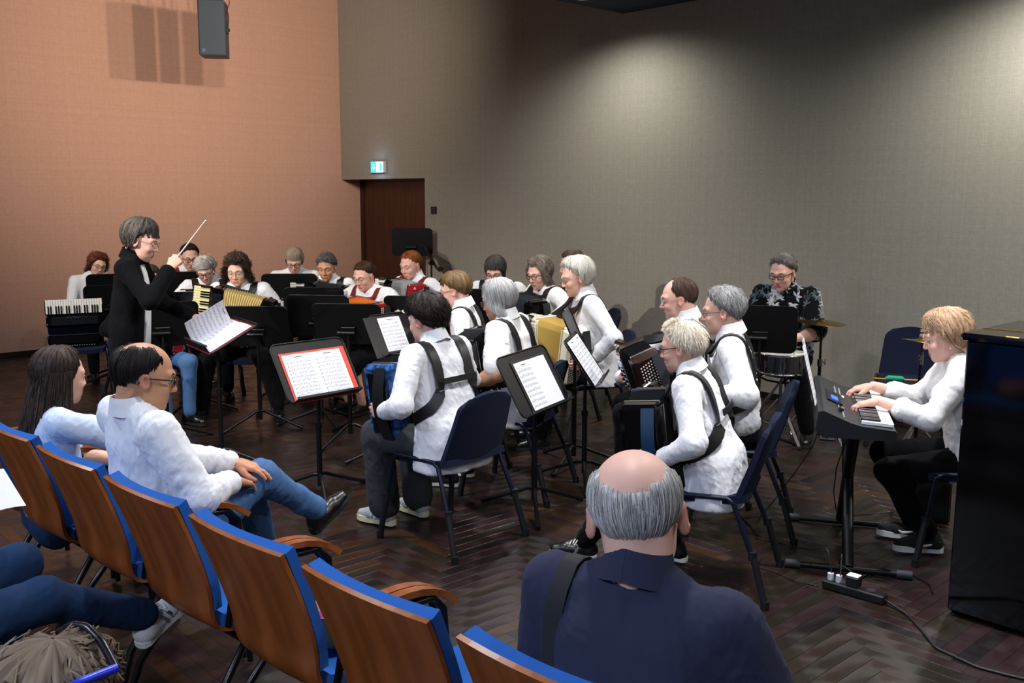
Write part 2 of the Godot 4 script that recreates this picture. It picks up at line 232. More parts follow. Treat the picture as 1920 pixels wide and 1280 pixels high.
func place_others() -> void:
	# conductor
	var P := person(Vector3(-2.48, 0, -6.2), deg_to_rad(96), "conductor in a black jacket and white shirt raising a baton", {"stand": true, "cell": .011, "sc": .975, "kind": "f", "hs": 1.08, "lean": 5.0, "top": "jacket_black", "topname": "jacket", "coat": .22, "girth": .98, "fold": .010, "neck": 1.2, "collar": true, "hr": Vector3(-.14, 1.33, .30), "pr": Vector3(-.6, -1, .1), "hl": Vector3(.15, 1.0, .36), "pl": Vector3(.5, -1, -.3), "handr": "grip", "handl": "rest", "hdr": Vector3(.2, .8, .6), "hpr": Vector3(-1, .3, 0), "hdl": Vector3(-.2, -.15, 1), "cuffr": .05,
		"hair": {"vol": .024, "len": .03, "fringe": .03, "lock": .009, "n": 1200, "open": 70.0, "curl": .12, "wave": .06}, "hc": ["2a2622", "5e5850"], "glasses": "b8b4ae", "rim": .0014, "head": Vector3(18, -4, 0), "lid": .6, "brow": "3a322c"})
	var sh := MB.new()
	var sd: Vector3 = P.sd; var pel: Vector3 = P.pel
	sh.sheet(func(u: float, v: float) -> Vector3:
		var x := (u - .5) * lerpf(.15, .07, v)
		return pel + sd * lerpf(-.20, .45, v) + Vector3(x, 0, lerpf(.125, .112, v) - x * x * 2.0 - .05 * pow(v, 6.0)), 6, 12, .012)
	part("shirt_front", sh, M["white_soft"], P.root)
	var bt := thing("baton", "thin white conducting baton pointing up from the conductor's hand", "baton", Vector3(-2.2, 1.36, -6.02), 0.0)
	var hw: Vector3 = Basis(Vector3.UP, deg_to_rad(96)) * (P.hR + Vector3(.02, .07, .045)) + P.at
	bt.position = hw
	var b := MB.new(); var dir := (Vector3(-1.885, 1.645, -5.98) - hw)
	b.tube([-dir.normalized() * .0, dir], [.0055, .0032], 8)
	part("stick", b, std("baton_white", "e8e4d8", .5), bt)
	var g := MB.new(); g.tube([-dir.normalized() * .05, -dir.normalized() * .02, dir.normalized() * .01], [.005, .009, .004], 10)
	part("grip", g, std("cork", "a88a60", .8), bt)
	# turning page on the conductor's score
	var pm := part("page", page_mesh(.21, .29, .02, .0), page_mat(3, 1), get_node("sheet_music"), Vector3(-.005, .01, .01))
	pm.rotation = Vector3(0, deg_to_rad(-62), 0); pm.position = Vector3(-.045, .006, .10)
	# drummer
	var D := person(seat_for(2.06, -7.28, -28.0, 8.0) + Vector3(0, 0, 0), deg_to_rad(-28), "drummer in a black shirt with pale flowers and dark glasses", {"kind": "m", "cell": .012, "sc": 1.03, "hs": 1.06, "girth": 1.12, "dy": .03, "top": "flower_shirt", "sleeve": .46, "cuffr": .075, "collar": true, "skin": "pink", "hair": {"vol": .014, "lock": .007, "curl": .4, "wave": .1, "front": .085}, "hc": ["55504c", "8c8680"], "glasses": "101010", "rim": .0026, "gshape": 1, "head": Vector3(18, -14, 0), "lid": .7, "brow": "5a5450", "hl": Vector3(.16, .78, .40), "hr": Vector3(-.12, .78, .38), "handl": "grip", "handr": "grip", "fl": Vector3(.26, .09, .36), "fr": Vector3(-.2, .09, .34)})
	var st := thing("drum_stool", "round black drum stool under the drummer", "stool", D.at, 0.0)
	var s1 := MB.new(); s1.lathe([[0, .43], [.16, .43], [.17, .445], [.17, .475], [.15, .49], [0, .49]], 24)
	part("seat", s1, M["strap_black"], st)
	for i in 3:
		var l := MB.new(); var d := Vector3(sin(TAU * i / 3), 0, cos(TAU * i / 3))
		l.tube([Vector3(0, .42, 0), d * .26 + Vector3(0, .012, 0)], .012, 8)
		part("leg", l, M["chrome"], st)
	for k in 2:
		var hp: Vector3 = D.at + Basis(Vector3.UP, deg_to_rad(-28)) * ((D.hL if k == 0 else D.hR) + Vector3(0, -.03, .06))
		var t := thing("drumstick", ("pale wooden drumstick in the drummer's left hand" if k == 0 else "pale wooden drumstick in the drummer's right hand"), "drumstick", hp, 0.0)
		var mb := MB.new(); mb.tube([Vector3(0, .03, -.03), Vector3(-.06 if k == 0 else .12, -.05, .20)], [.007, .004], 8)
		part("stick", mb, std("stickwood", "c8a468", .5), t)
	# keyboard player
	var K := pl(2.16, -4.76, -106.0, "woman with blond-pink hair in a white blouse at the keyboard", {"cell": .010, "sc": .955, "hs": 1.06, "girth": 1.08, "bust": .012, "lean": 12.0, "top": "white_soft", "topname": "blouse", "sleeve": .78, "cuffr": .058, "collar": false, "neck": 1.25, "hem": .12, "fold": .014, "skin": "pink", "hair": {"vol": .027, "len": .03, "fringe": .028, "lock": .013, "curl": .14, "wave": .12, "n": 1500, "drift": .3}, "hc": ["a07a54", "dab898"], "head": Vector3(16, 0, 0), "lid": .6, "brow": "a07850", "earring": true, "hl": Vector3(.22, .81, .47), "hr": Vector3(-.18, .81, .47), "hdl": Vector3(-.1, -.25, 1), "hdr": Vector3(.1, -.2, 1), "fl": Vector3(.06, .1, .18), "fr": Vector3(-.12, .1, .24), "shoe": {"m": "black_knit", "s": "white_rubber", "sole": .03, "swoosh": true}, "chair": "blue stacking chair of the keyboard player"})
	var pp := thing("sheet_music", "white sheets standing on the keyboard's music rest", "sheet music", Vector3(1.52, .80, -4.76), deg_to_rad(74))
	for i in 2:
		var m := part("page", page_mesh(.21, .297, .01), page_mat(40 + i), pp, Vector3(-.105 + i * .21, 0, 0))
		m.rotation = Vector3(deg_to_rad(-14), 0, 0)
	var rs := MB.new(); rs.box(Vector3(0, .1, -.03), Vector3(.44, .2, .004), Basis(Vector3(1, 0, 0), deg_to_rad(-14)), .001)
	part("music_rest", rs, std("kb_case", "17181d", .45), pp)

func place_audience() -> void:
	person(seat_for(-1.91, -4.05, 128.0, 4.0), deg_to_rad(128), "girl with long straight brown hair in a pale top among the audience", {"cell": .011, "sc": .91, "hs": 1.12, "dy": -.05, "lean": 4.0, "top": "pale_blue", "sleeve": .4, "collar": false, "neck": 1.2, "leg": "denim_dark", "curtain": .33, "hair": {"vol": .014, "len": .05, "lock": .005, "n": 1200, "open": 45.0, "tl": .6, "front": .08}, "hc": ["1e1511", "4a3a30"], "head": Vector3(6, 12, 0), "hr": Vector3(-.12, .98, .30), "hl": Vector3(.1, .6, .35), "hdr": Vector3(.3, .9, .2), "brow": "2a1c14"})
	person(Vector3(-1.35, 0, -3.65), deg_to_rad(132), "man with a bald spot in a white shirt and blue jeans among the audience", {"kind": "m", "cell": .010, "sc": 1.0, "hs": 1.08, "dy": -.05, "girth": 1.27, "lean": -13.0, "sw": .2, "top": "white_cloth", "fold": .016, "leg": "denim", "lfold": .014, "skin": "tan", "hair": {"vol": .011, "n": 1600, "front": .083, "thick": .8, "bald": [[Vector3(0, .75, .65), 40.0], [Vector3(.0, 1, -.1), 32.0], [Vector3(0, .9, -.5), 24.0]]}, "hc": ["14100e", "2c241f"], "glasses": "0c0c0c", "rim": .003, "gshape": 1, "head": Vector3(12, -16, 0), "brow": "1c1512", "hl": Vector3(.0, .72, .28), "hr": Vector3(-.16, .69, .20), "handl": "rest", "handr": "rest", "hdr": Vector3(.5, -.35, .8), "hdl": Vector3(-.6, -.2, .6), "pl": Vector3(.8, -.8, -.3), "pr": Vector3(-.8, -.8, -.3), "fl": Vector3(.12, .1, .5), "fr": Vector3(.08, .40, .71), "kpr": Vector3(-.1, 1, .3), "footdr": Vector3(.25, .45, .9), "shoe": {"m": "black_leather"}})
	var B := person(seat_for(.285, -1.93, 150.0, 6.0), deg_to_rad(148), "bald man with a grey fringe of hair in a dark navy polo shirt", {"kind": "m", "cell": .0105, "sc": 1.0, "hs": 1.15, "hscale": Vector3(1.08, 1, 1.06), "girth": 1.16, "sw": .19, "lean": 6.0, "top": "navy_polo", "sleeve": .42, "cuffr": .078, "fold": .010, "leg": "denim_dark", "skin": "pink", "hair": {"vol": .0035, "n": 3600, "thick": .5, "tl": .22, "lock": .001, "side": .9, "bald": [[Vector3(0, .82, .5), 62.0], [Vector3(0, .85, -.5), 44.0]]}, "hc": ["98948f", "d6d2ce"], "head": Vector3(12, 22, -6), "nk": .088, "dy": -.03, "brow": "8a8680", "hl": Vector3(.2, .62, .38), "hr": Vector3(-.2, .62, .38), "shoe": {"m": "black_leather"}})
	var bg := thing("shoulder_bag", "black shoulder bag strap across the bald man's navy back", "bag", B.at + Vector3(0, .5, 0), B.turn)
	var bp := []; var sf: SDF = B.sdf
	for i in 14:
		var u := i / 13.0
		var al := PI * (.18 + .62 * u)
		var q: Vector3 = B.pel + B.sd * (.30 + .22 * sin(al)) + B.xl * lerpf(.13, .155, u) + (B.xl as Vector3).cross(B.sd) * .16 * cos(al)
		if u > .6: q += B.sd * -.5 * (u - .6)
		for it in 4:
			var dv := sf.at(q)
			var gr := Vector3(sf.at(q + Vector3(.01, 0, 0)) - sf.at(q - Vector3(.01, 0, 0)), sf.at(q + Vector3(0, .01, 0)) - sf.at(q - Vector3(0, .01, 0)), sf.at(q + Vector3(0, 0, .01)) - sf.at(q - Vector3(0, 0, .01)))
			if gr.length() > 1e-5: q += gr.normalized() * clampf(.006 - dv, -.04, .04)
		bp.append(q - Vector3(0, .5, 0))
	var bs := MB.new(); bs.ribbon(bp, B.xl, .042, .004)
	part("strap", bs, std("bag_strap", "15161a", .8), bg)
	var bb := MB.new(); bb.box(bp[13] + Vector3(.02, -.14, -.01), Vector3(.08, .22, .26), Basis.IDENTITY, .02)
	part("pouch", bb, std("bag_strap", "15161a", .8), bg)
	person(Vector3(-1.80, 0, -2.60), deg_to_rad(132), "seated audience member in dark blue jeans and white sneakers with crossed legs", {"cell": .014, "sc": 1.0, "lean": -22.0, "top": "navy_polo", "leg": "denim_dark", "hair": {"vol": .015}, "hc": ["2a201a", "4a3a30"], "head": Vector3(5, 0, 0), "fl": Vector3(.2, .2, .34), "fr": Vector3(.06, .36, .78), "kpr": Vector3(-.25, 1, .3), "footdr": Vector3(.4, .3, .8), "hl": Vector3(.2, .72, .1), "hr": Vector3(-.2, .72, .1), "shoe": {"m": "white_leather", "s": "white_rubber", "stripe": "grey_stripe", "lace": "white_rubber"}})
	var G := person(seat_for(-.57, -1.14, 140.0, 6.0), deg_to_rad(140), "person with tousled light brown hair and sunglasses pushed up on the head", {"cell": .015, "sc": .95, "lean": 6.0, "top": "black_cloth", "collar": false, "legs": false, "hair": {"vol": .024, "len": .05, "lock": .010, "n": 1600, "wave": .15, "curl": .3}, "hc": ["55443a", "9a866e"], "head": Vector3(8, 0, 0), "hl": Vector3(.2, .6, .3), "hr": Vector3(-.2, .6, .3)})
	var hw: Transform3D = Transform3D(Basis(Vector3.UP, G.turn), G.at) * (G.hx as Transform3D)
	var sg := thing("sunglasses", "dark sunglasses with a bright blue temple pushed up on the brown-haired head", "sunglasses", hw * Vector3(0, .12, .05), 0.0)
	var HP := func(x: float, y: float, z: float) -> Vector3: return hw * Vector3(x, y, z) - sg.position
	var f := MB.new()
	f.tube(tube_path([HP.call(.104, .06, .03), HP.call(.08, .115, .035), HP.call(.04, .138, .035), HP.call(.0, .146, .035), HP.call(-.04, .138, .035), HP.call(-.08, .115, .035)], 24), .0055, 8)
	part("frame", f, std("sung", "141018", .3), sg)
	var f2 := MB.new(); f2.tube(tube_path([HP.call(-.08, .115, .035), HP.call(-.09, .112, -.02), HP.call(-.095, .095, -.07)], 14), .006, 8)
	part("temple", f2, std("sung_blue", "1a3ae0", .3), sg)
func place_small_things() -> void:
	# spare accordion resting on its feet on the chair
	var fake := {"at": Vector3(-3.88, .48, -8.55), "turn": deg_to_rad(25)}
	var xf := Transform3D(Basis(Vector3(0, 0, 1), deg_to_rad(-90)), Vector3(-.02, .225, .06))
	accordion(fake, xf, "dark blue-black spare accordion standing on a chair with white keys up", {"straps": false, "open": .06, "fan": 0.0, "H": .46, "bb": true, "bc": "141a2c", "trim": "chrome"})
	# mallets on the empty chair
	var m := thing("percussion_mallet", "wooden mallet with a green grip lying on the empty blue chair", "mallet", Vector3(2.82, .485, -6.85), deg_to_rad(-12))
	var a := MB.new(); a.tube([Vector3(-.2, .012, 0), Vector3(.22, .012, .02)], .006, 8)
	part("stick", a, std("mallet_wood", "d08a30", .5), m)
	var g := MB.new(); g.tube([Vector3(-.12, .016, .0), Vector3(-.10, .018, .0), Vector3(-.01, .018, .006), Vector3(.01, .016, .006)], [.008, .02, .02, .008], 10)
	part("grip", g, std("mallet_green", "0f9a6a", .7), m)
	# straw bag with a pink bow on the seat of an empty chair
	var bg := thing("straw_bag", "small straw bag with something pink inside on a blue chair seat", "bag", Vector3(-1.374, .475, -3.59) + Vector3(.415, 0, .392) * 2.0 + Vector3(.02, 0, .05), .4)
	var b1 := MB.new(); b1.lathe([[.0, 0], [.07, .0], [.085, .05], [.09, .1], [.085, .1], [.078, .05], [.065, .01], [0, .01]], 18)
	part("basket", b1, std("straw", "c09a5a", .9), bg)
	var b2 := MB.new(); b2.ball(Vector3(0, .07, 0), Vector3(.06, .035, .06), 12, 8); b2.ball(Vector3(.03, .1, .02), Vector3(.03, .025, .035), 10, 6)
	part("pink_cloth", b2, std("pink", "c03a98", .6), bg)
	# folded programme held at the left edge
	var pr := thing("programme_sheet", "blank white programme sheet held by the person with crossed legs", "paper", Vector3(-1.62, .80, -2.95), deg_to_rad(30))
	var p := part("sheet", page_mesh(.15, .21, .012), page_mat(60, 2), pr)
	p.rotation = Vector3(deg_to_rad(-66), 0, deg_to_rad(14))
	# shoulder strap of the bald man
# ---------------------------------------------------------------- the room
const RA := deg_to_rad(47.4106)
var U := Vector3(sin(RA), 0, -cos(RA))      # towards the back wall
var W := Vector3(cos(RA), 0, sin(RA))       # along the back wall, away from the left wall
var CO := Vector3(-2.372, 0, -13.5888)      # the corner of the two walls
var RB := Basis(Vector3.UP, -RA)            # room basis: x = W, z = -U
func R(x: float, y: float, s: float) -> Vector3:
	return CO + W * x - U * s + Vector3(0, y, 0)
func rbox(mb: MB, x0: float, x1: float, y0: float, y1: float, s0: float, s1: float, bev := 0.0) -> void:
	mb.box(R((x0 + x1) / 2, (y0 + y1) / 2, (s0 + s1) / 2), Vector3(x1 - x0, y1 - y0, s1 - s0), RB, bev)
func fabric_wall(key: String, a: String, b: String) -> StandardMaterial3D:
	var m := StandardMaterial3D.new()
	# woven wall cloth: threads both ways with slubs
	var im := Image.create(512, 512, false, Image.FORMAT_RGB8)
	rng.seed = key.hash()
	var c0 := Color(a); var c1 := Color(b)
	var hx := PackedFloat32Array(); var vx := PackedFloat32Array()
	var n := FastNoiseLite.new(); n.frequency = .03; n.seed = 5
	for i in 512:
		hx.append(rng.randf()); vx.append(rng.randf())
	for y in 512:
		for x in 512:
			var t := .5 + .30 * (hx[y] - .5) * (1.0 + n.get_noise_2d(x * .35, y * 9.0)) + .30 * (vx[x] - .5) * (1.0 + n.get_noise_2d(x * 9.0, y * .35)) + .25 * n.get_noise_2d(x * .5, y * 6.0) + .25 * n.get_noise_2d(x * 6.0, y * .5)
			im.set_pixel(x, y, c0.lerp(c1, clampf(t, 0, 1)))
	im.generate_mipmaps()
	m.albedo_texture = ImageTexture.create_from_image(im)
	m.uv1_triplanar = true; m.uv1_scale = Vector3.ONE * 1.6
	m.roughness = .95; m.metallic_specular = .15
	return m
func build_room() -> void:
	var wl: Material = fabric_wall("wl", "a9806c", "c6a08d"); var wb: Material = fabric_wall("wb", "87837a", "aba79b")
	var X := 15.0; var S := 12.0; var Y := 5.2
	var dep := .36; var dw := 1.89; var dh := 2.012
	# walls are built in the room's own axes so that the weave runs true
	var mk := func(called: String, boxes: Array, m: Material) -> MeshInstance3D:
		var mb := MB.new()
		for b: Array in boxes:
			mb.box(Vector3((b[0] + b[1]) / 2, (b[2] + b[3]) / 2, (b[4] + b[5]) / 2), Vector3(b[1] - b[0], b[3] - b[2], b[5] - b[4]))
		var o := struct(called, mb, m)
		o.transform = Transform3D(RB, CO)
		return o
	mk.call("wall_left", [[-.2, 0, 0, Y, -dep - .2, S]], wl)
	mk.call("wall_back", [[dw, X, 0, Y, -.2 - dep, 0], [0, dw, dh, Y, -.2 - dep, 0]], wb)
	mk.call("wall_right", [[X, X + .2, 0, Y, -.2 - dep, S]], wb)
	mk.call("wall_front", [[-.2, X + .2, 0, Y, S, S + .2]], wb)
	mk.call("ceiling", [[-.2, X + .2, Y, Y + .2, -.2 - dep, S + .2]], std("ceil_dark", "1c2a33", .9))
	mk.call("ceiling_lower", [[5.10, X, 3.566, 3.8, 0, S]], std("ceil_teal", "16303c", .85))
	var bb: Material = std("skirting", "15110f", .4)
	mk.call("baseboard_left", [[0, .014, 0, .06, 0, S]], bb)
	mk.call("baseboard_back", [[dw, X, 0, .06, 0, .014]], bb)
	# door in its recess
	var dr := mk.call("door_1", [[.09, 1.86, .005, 1.985, -dep + .0, -dep + .045]], M["door_wood"]) as MeshInstance3D
	var hn := MB.new()
	hn.tube([Vector3(1.72, 1.02, -dep + .05), Vector3(1.72, 1.02, -dep + .1), Vector3(1.6, 1.02, -dep + .1)], .011, 8)
	hn.box(Vector3(1.72, 1.02, -dep + .05), Vector3(.05, .16, .012), Basis.IDENTITY, .004)
	part("door_handle", hn, M["chrome"], dr)
	mk.call("trim_1", [[0, .085, 0, dh, -dep - .0, -dep + .06], [1.865, dw, 0, dh, -dep, -dep + .06], [.085, 1.865, 1.99, dh, -dep, -dep + .06]], M["door_frame"])
	# exit sign with a lit face
	var t := thing("exit_sign", "lit green and white emergency exit sign above the door", "sign", R(.93, 2.10, 0.0), -RA)
	var bx := MB.new(); bx.box(Vector3(0, .065, .025), Vector3(.29, .15, .05), Basis.IDENTITY, .006)
	part("housing", bx, std("sign_white", "c8ccd0", .5), t)
	var im := Image.create(232, 112, false, Image.FORMAT_RGB8)
	im.fill(Color("e8f6ff"))
	im.fill_rect(Rect2i(0, 0, 108, 112), Color("12b890"))
	for i in 28:         # arrow pointing down, then a door and a running figure
		im.fill_rect(Rect2i(54 - (28 - i), 58 + i, 2 * (28 - i), 1), Color.WHITE)
	im.fill_rect(Rect2i(44, 22, 20, 40), Color.WHITE)
	im.fill_rect(Rect2i(172, 10, 40, 92), Color("12b890"))
	for q: Array in [[140, 22, 14, 14], [130, 38, 26, 10], [136, 46, 14, 24], [124, 68, 20, 8], [144, 68, 10, 26], [118, 74, 8, 16]]: im.fill_rect(Rect2i(q[0], q[1], q[2], q[3]), Color("12b890"))
	var em := StandardMaterial3D.new()
	var tx := ImageTexture.create_from_image(im)
	em.albedo_texture = tx; em.emission_enabled = true; em.emission_texture = tx; em.emission_energy_multiplier = 4.5
	var fq := QuadMesh.new(); fq.size = Vector2(.27, .13)
	var face := part("lit_face", fq, em, t, Vector3(0, .065, .0515))
	var al := OmniLight3D.new()
	al.light_color = Color("bfe0ff"); al.light_energy = .05; al.light_size = .08; al.shadow_enabled = true; al.omni_range = 12.0
	t.add_child(al); al.position = Vector3(.03, .05, .12)
	var sw := thing("wall_switch", "small black switch box on the grey wall beside the door", "switch", R(2.085, 1.58, .0), -RA)
	var sb := MB.new(); sb.box(Vector3(0, .04, .015), Vector3(.09, .085, .03), Basis.IDENTITY, .004)
	part("plate", sb, std("sw_black", "101214", .5), sw)
	var sc := MB.new(); sc.box(Vector3(0, .045, .032), Vector3(.05, .05, .006), Basis.IDENTITY, .002)
	part("rocker", sc, std("sw_dark", "1a1c20", .4), sw)
	# hanging loudspeaker
	var lp := thing("loudspeaker", "dark loudspeaker box hanging high in front of the orange wall", "loudspeaker", Vector3(-3.09, 3.21, -10.34), deg_to_rad(8.0))
	var l1 := MB.new(); l1.box(Vector3(0, .275, 0), Vector3(.265, .55, .27), Basis.IDENTITY, .008)
	part("cabinet", l1, std("spk", "2a3138", .5), lp)
	var l2 := MB.new(); l2.box(Vector3(0, .275, .137), Vector3(.245, .53, .006), Basis.IDENTITY, .002)
	part("front_grille", l2, std("spkg", "262f38", .7, .2), lp)
	var l5 := MB.new(); l5.box(Vector3(-.085, .05, .1415), Vector3(.036, .036, .003), Basis.IDENTITY, .001)
	part("badge", l5, std("spkb", "3d5068", .4, .3), lp)
	var l3 := MB.new(); l3.box(Vector3(.143, .27, .02), Vector3(.02, .07, .05), Basis.IDENTITY, .004); l3.tube([Vector3(.14, .27, .02), Vector3(.165, .27, .02)], .016, 8)
	for x: float in [-.06, .08]: l3.tube([Vector3(x, .55, 0), Vector3(x, 2.0, 0)], .012, 8)
	l3.box(Vector3(.0, .85, 0), Vector3(.5, .03, .03))
	part("bracket", l3, std("spkm", "15181c", .5, .4), lp)
	var l4 := MB.new(); l4.tube([Vector3(.15, .3, .02), Vector3(.158, .4, .0), Vector3(.135, .48, -.05), Vector3(.16, .56, -.08), Vector3(.13, .75, -.05), Vector3(.05, .9, 0)], .004, 6)
	part("cable", l4, std("cable_black", "0c0c0d", .5), lp)

func project_px(p: Vector3) -> Vector2:
	var c := cos(CAM_PITCH); var s := sin(CAM_PITCH)
	var q := p - Vector3(0, 1.8, 0)
	var fw := -q.z * c - q.y * s; var up := q.y * c - q.z * s
	if fw < .2: return Vector2(-9999, -9999)
	return Vector2(960 + 1811.0 * q.x / fw, 640 - 1811.0 * up / fw)
func build_floor() -> void:
	var base := MB.new()
	base.box(Vector3(7.5, -.06, 5.8), Vector3(15.4, .1, 12.8))
	var fl := struct("floor", base, std("floor_base", "120d0b", .7))
	fl.transform = Transform3D(RB, CO)
	var L := 7; var wd := .071
	var tones := ["231813", "281c16", "1e1614", "2d1e18", "261c18", "341f15", "1b1514", "211b1b"]
	var pm := vcol("parquet", .42, .5)
	pm.normal_enabled = true
	pm.normal_texture = noise_tex("grain", .03, 4, Color.BLACK, Color.WHITE, true, 2.0)
	pm.normal_scale = .25; pm.uv1_triplanar = true; pm.uv1_scale = Vector3.ONE * 2.0
	pm.roughness_texture = noise_tex("floor_rough", .01, 4, Color(.62, .62, .62), Color(1, 1, 1))
	pm.roughness_texture_channel = BaseMaterial3D.TEXTURE_CHANNEL_RED
	pm.roughness = .5
	rng.seed = 77
	var meshes := {}
	var mk := func(v: bool, ci: int) -> ArrayMesh:
		var k := "%s%d" % [v, ci]
		if not meshes.has(k):
			var mb := MB.new(); mb.col = lin(tones[ci]) if ci < 8 else lin("b8641e")
			mb.box(Vector3(0, -.006, 0), (Vector3(wd - .0012, .012, L * wd - .0012) if v else Vector3(L * wd - .0012, .012, wd - .0012)), Basis.IDENTITY, .0009)
			meshes[k] = mb.mesh()
		return meshes[k]
	var near := []; var rest := MB.new()
	var nx := int(15.0 / wd); var ns := int(12.0 / wd)
	for x in range(-L, nx):
		for y in range(-L, ns):
			var m := posmod(x - y, 2 * L)
			if m != 0 and m != 2 * L - 1: continue
			var v := m != 0
			var ctr := Vector3(x + .5, 0, y + L * .5) * wd if v else Vector3(x + L * .5, 0, y + .5) * wd
			if ctr.x < .0 or ctr.z < .0 or ctr.x > 15 or ctr.z > 12: continue
			var wp := CO + RB * ctr
			var px := project_px(wp)
			var e := {"c": ctr, "v": v, "d": wp.length(), "k": rng.randi_range(0, 7)}
			if rng.randf() < .5: e.k = rng.randi_range(0, 2)
			if not v and wp.distance_to(Vector3(1.5, 0, -4.17)) < .05: e.k = 8
			if px.x > -40 and px.x < 1800 and px.y < 1310 and not (px.x < 560 and px.y > 900): near.append(e)
			else: near.append(e); e.d += 100.0
	near.sort_custom(func(p, q): return p.d < q.d)
	for i in near.size():
		var e: Dictionary = near[i]
		if i < 300 or e.k == 8:
			var o := part("plank", mk.call(e.v, e.k), pm, fl, e.c)
			if e.k == 8: o.set_meta("label", "pale orange plank among the dark parquet")
		else:
			rest.col = lin(tones[e.k])
			var h := (Vector3(wd - .0012, .012, L * wd - .0012) if e.v else Vector3(L * wd - .0012, .012, wd - .0012)) * .5
			var c: Vector3 = e.c
			c.y = 0
			var b := rest.v.size()
			for q: Array in [[-1, -1], [1, -1], [1, 1], [-1, 1]]: rest.vt(c + Vector3(h.x * q[0], 0, h.z * q[1]), Vector3.UP)
			rest.ix.append_array(PackedInt32Array([b, b + 1, b + 2, b, b + 2, b + 3]))
			for q: Array in [[-1, -1, 1, -1, 0, -1], [1, 1, -1, 1, 0, 1], [-1, 1, -1, -1, -1, 0], [1, -1, 1, 1, 1, 0]]:
				rest.quad(c + Vector3(h.x * q[0], 0, h.z * q[1]), c + Vector3(h.x * q[2], 0, h.z * q[3]), c + Vector3(h.x * q[2], -.01, h.z * q[3]), c + Vector3(h.x * q[0], -.01, h.z * q[1]), Vector3(q[4], 0, q[5]))
	var rp := part("plank_field", rest, pm, fl)
	rp.set_meta("kind", "stuff")
	rp.set_meta("label", "dark herringbone parquet planks")
# ---------------------------------------------------------------- keyboard, piano, drums, cables
func tube_path(pts: Array, n := 40) -> Array:
	var cu := Curve3D.new()
	for i in pts.size():
		var tan: Vector3 = (pts[mini(i + 1, pts.size() - 1)] - pts[maxi(i - 1, 0)]) * .2
		cu.add_point(pts[i], -tan, tan)
	var r := []
	for i in n: r.append(cu.sample_baked(cu.get_baked_length() * i / (n - 1)))
	return r
func keyboard(at: Vector3, turn: float) -> void:
	# local: +Z towards the player, x along the keys
	var t := thing("electronic_keyboard", "black electronic keyboard with blue display on a stand", "keyboard", at + Vector3(0, .69, 0), turn)
	var L := .94
	var bd := MB.new()
	var prof := PackedVector2Array([Vector2(.17, .0), Vector2(.175, .035), Vector2(.165, .05), Vector2(.02, .062), Vector2(-.03, .075), Vector2(-.15, .125), Vector2(-.175, .12), Vector2(-.185, .03), Vector2(-.15, 0)])
	bd.prism(prof, L, Transform3D(Basis(Vector3(0, 0, 1), Vector3(0, 1, 0), Vector3(-1, 0, 0)), Vector3.ZERO))
	part("case", bd, std("kb_case", "17181d", .45), t)
	var wk := MB.new(); var bk := MB.new()
	for i in 36:
		var x := (i - 17.5) * (L - .1) / 36
		wk.box(Vector3(x, .066, .092), Vector3((L - .1) / 36 - .001, .016, .14), Basis(Vector3(1, 0, 0), .06), .0015)
		if not (i % 7 in [2, 6]) and i < 35: bk.box(Vector3(x + (L - .1) / 72, .079, .062), Vector3(.011, .014, .088), Basis(Vector3(1, 0, 0), .06), .002)
	part("white_keys", wk, M["key_white_plastic"], t)
	part("black_keys", bk, M["key_black"], t)
	var pb := Basis(Vector3(1, 0, 0), .395)
	var C := func(x: float, q: float, hgt := 0.0) -> Vector3: return Vector3(x, .1 - (q) * .417, -.09 + q) + pb * Vector3(0, hgt, 0)
	var dp := MB.new(); dp.box(C.call(-.02, -.002, .004), Vector3(.26, .006, .075), pb, .002)
	part("display_panel", dp, std("kb_panel", "0a0b0e", .15), t)
	var sc := MB.new(); sc.box(C.call(-.05, 0, .008), Vector3(.085, .003, .035), pb)
	var sm := std("kb_lcd", "3a66ff", .3); sm.emission_enabled = true; sm.emission = Color("2a55e8"); sm.emission_energy_multiplier = 1.2
	part("screen", sc, sm, t)
	var bt := MB.new()
	for i in 12:
		for j in 2: bt.box(C.call(.14 + i * .022 if i < 8 else -.2 - (i - 8) * .024, .015 + j * .022, .004), Vector3(.014, .005, .008), pb, .001)
		bt.box(C.call(-.42 + i * .022, .03, .004), Vector3(.013, .005, .008), pb, .001)
	part("buttons", bt, std("kb_btn", "8a8c92", .5), t)
	for x: float in [-.18, -.3]:
		var kn := MB.new(); kn.cyl(C.call(x, .02, 0), C.call(x, .02, .018), .014, 14)
		part("knob", kn, std("kb_knob", "08080a", .4), t)
	var lb := MB.new(); lb.box(C.call(.11, .05, .004), Vector3(.05, .003, .012), pb)
	part("maker_badge", lb, M["white_rubber"], t)
	# stand
	var s := thing("keyboard_stand", "black folding stand with two floor bars under the keyboard", "stand", at, turn)
	var fm := std("kb_stand", "0c0d10", .4, .4)
	for x: float in [-.36, .36]:
		var b := MB.new()
		b.tube([Vector3(x, .02, -.24), Vector3(x, .02, .24)], .016, 8)
		part("floor_bar", b, fm, s)
		for z: float in [-1.0, 1.0]:
			var ec := MB.new(); ec.tube([Vector3(x, .021, .22 * z), Vector3(x, .021, .29 * z)], .021, 10)
			part("end_cap", ec, std("kb_cap", "2a2b2e", .7), s)
	for x: float in [-1.0, 1.0]:
		var c := MB.new()
		c.tube([Vector3(.36 * x, .03, 0), Vector3(-.30 * x, .67, 0)], .02, 8, Vector3(0, 0, 1), 1.4)
		part("cross_leg", c, fm, s)
		var tp := MB.new()
		tp.tube([Vector3(-.30 * x, .674, -.17), Vector3(-.30 * x, .674, .16)], .016, 8)
		part("support_arm", tp, fm, s)
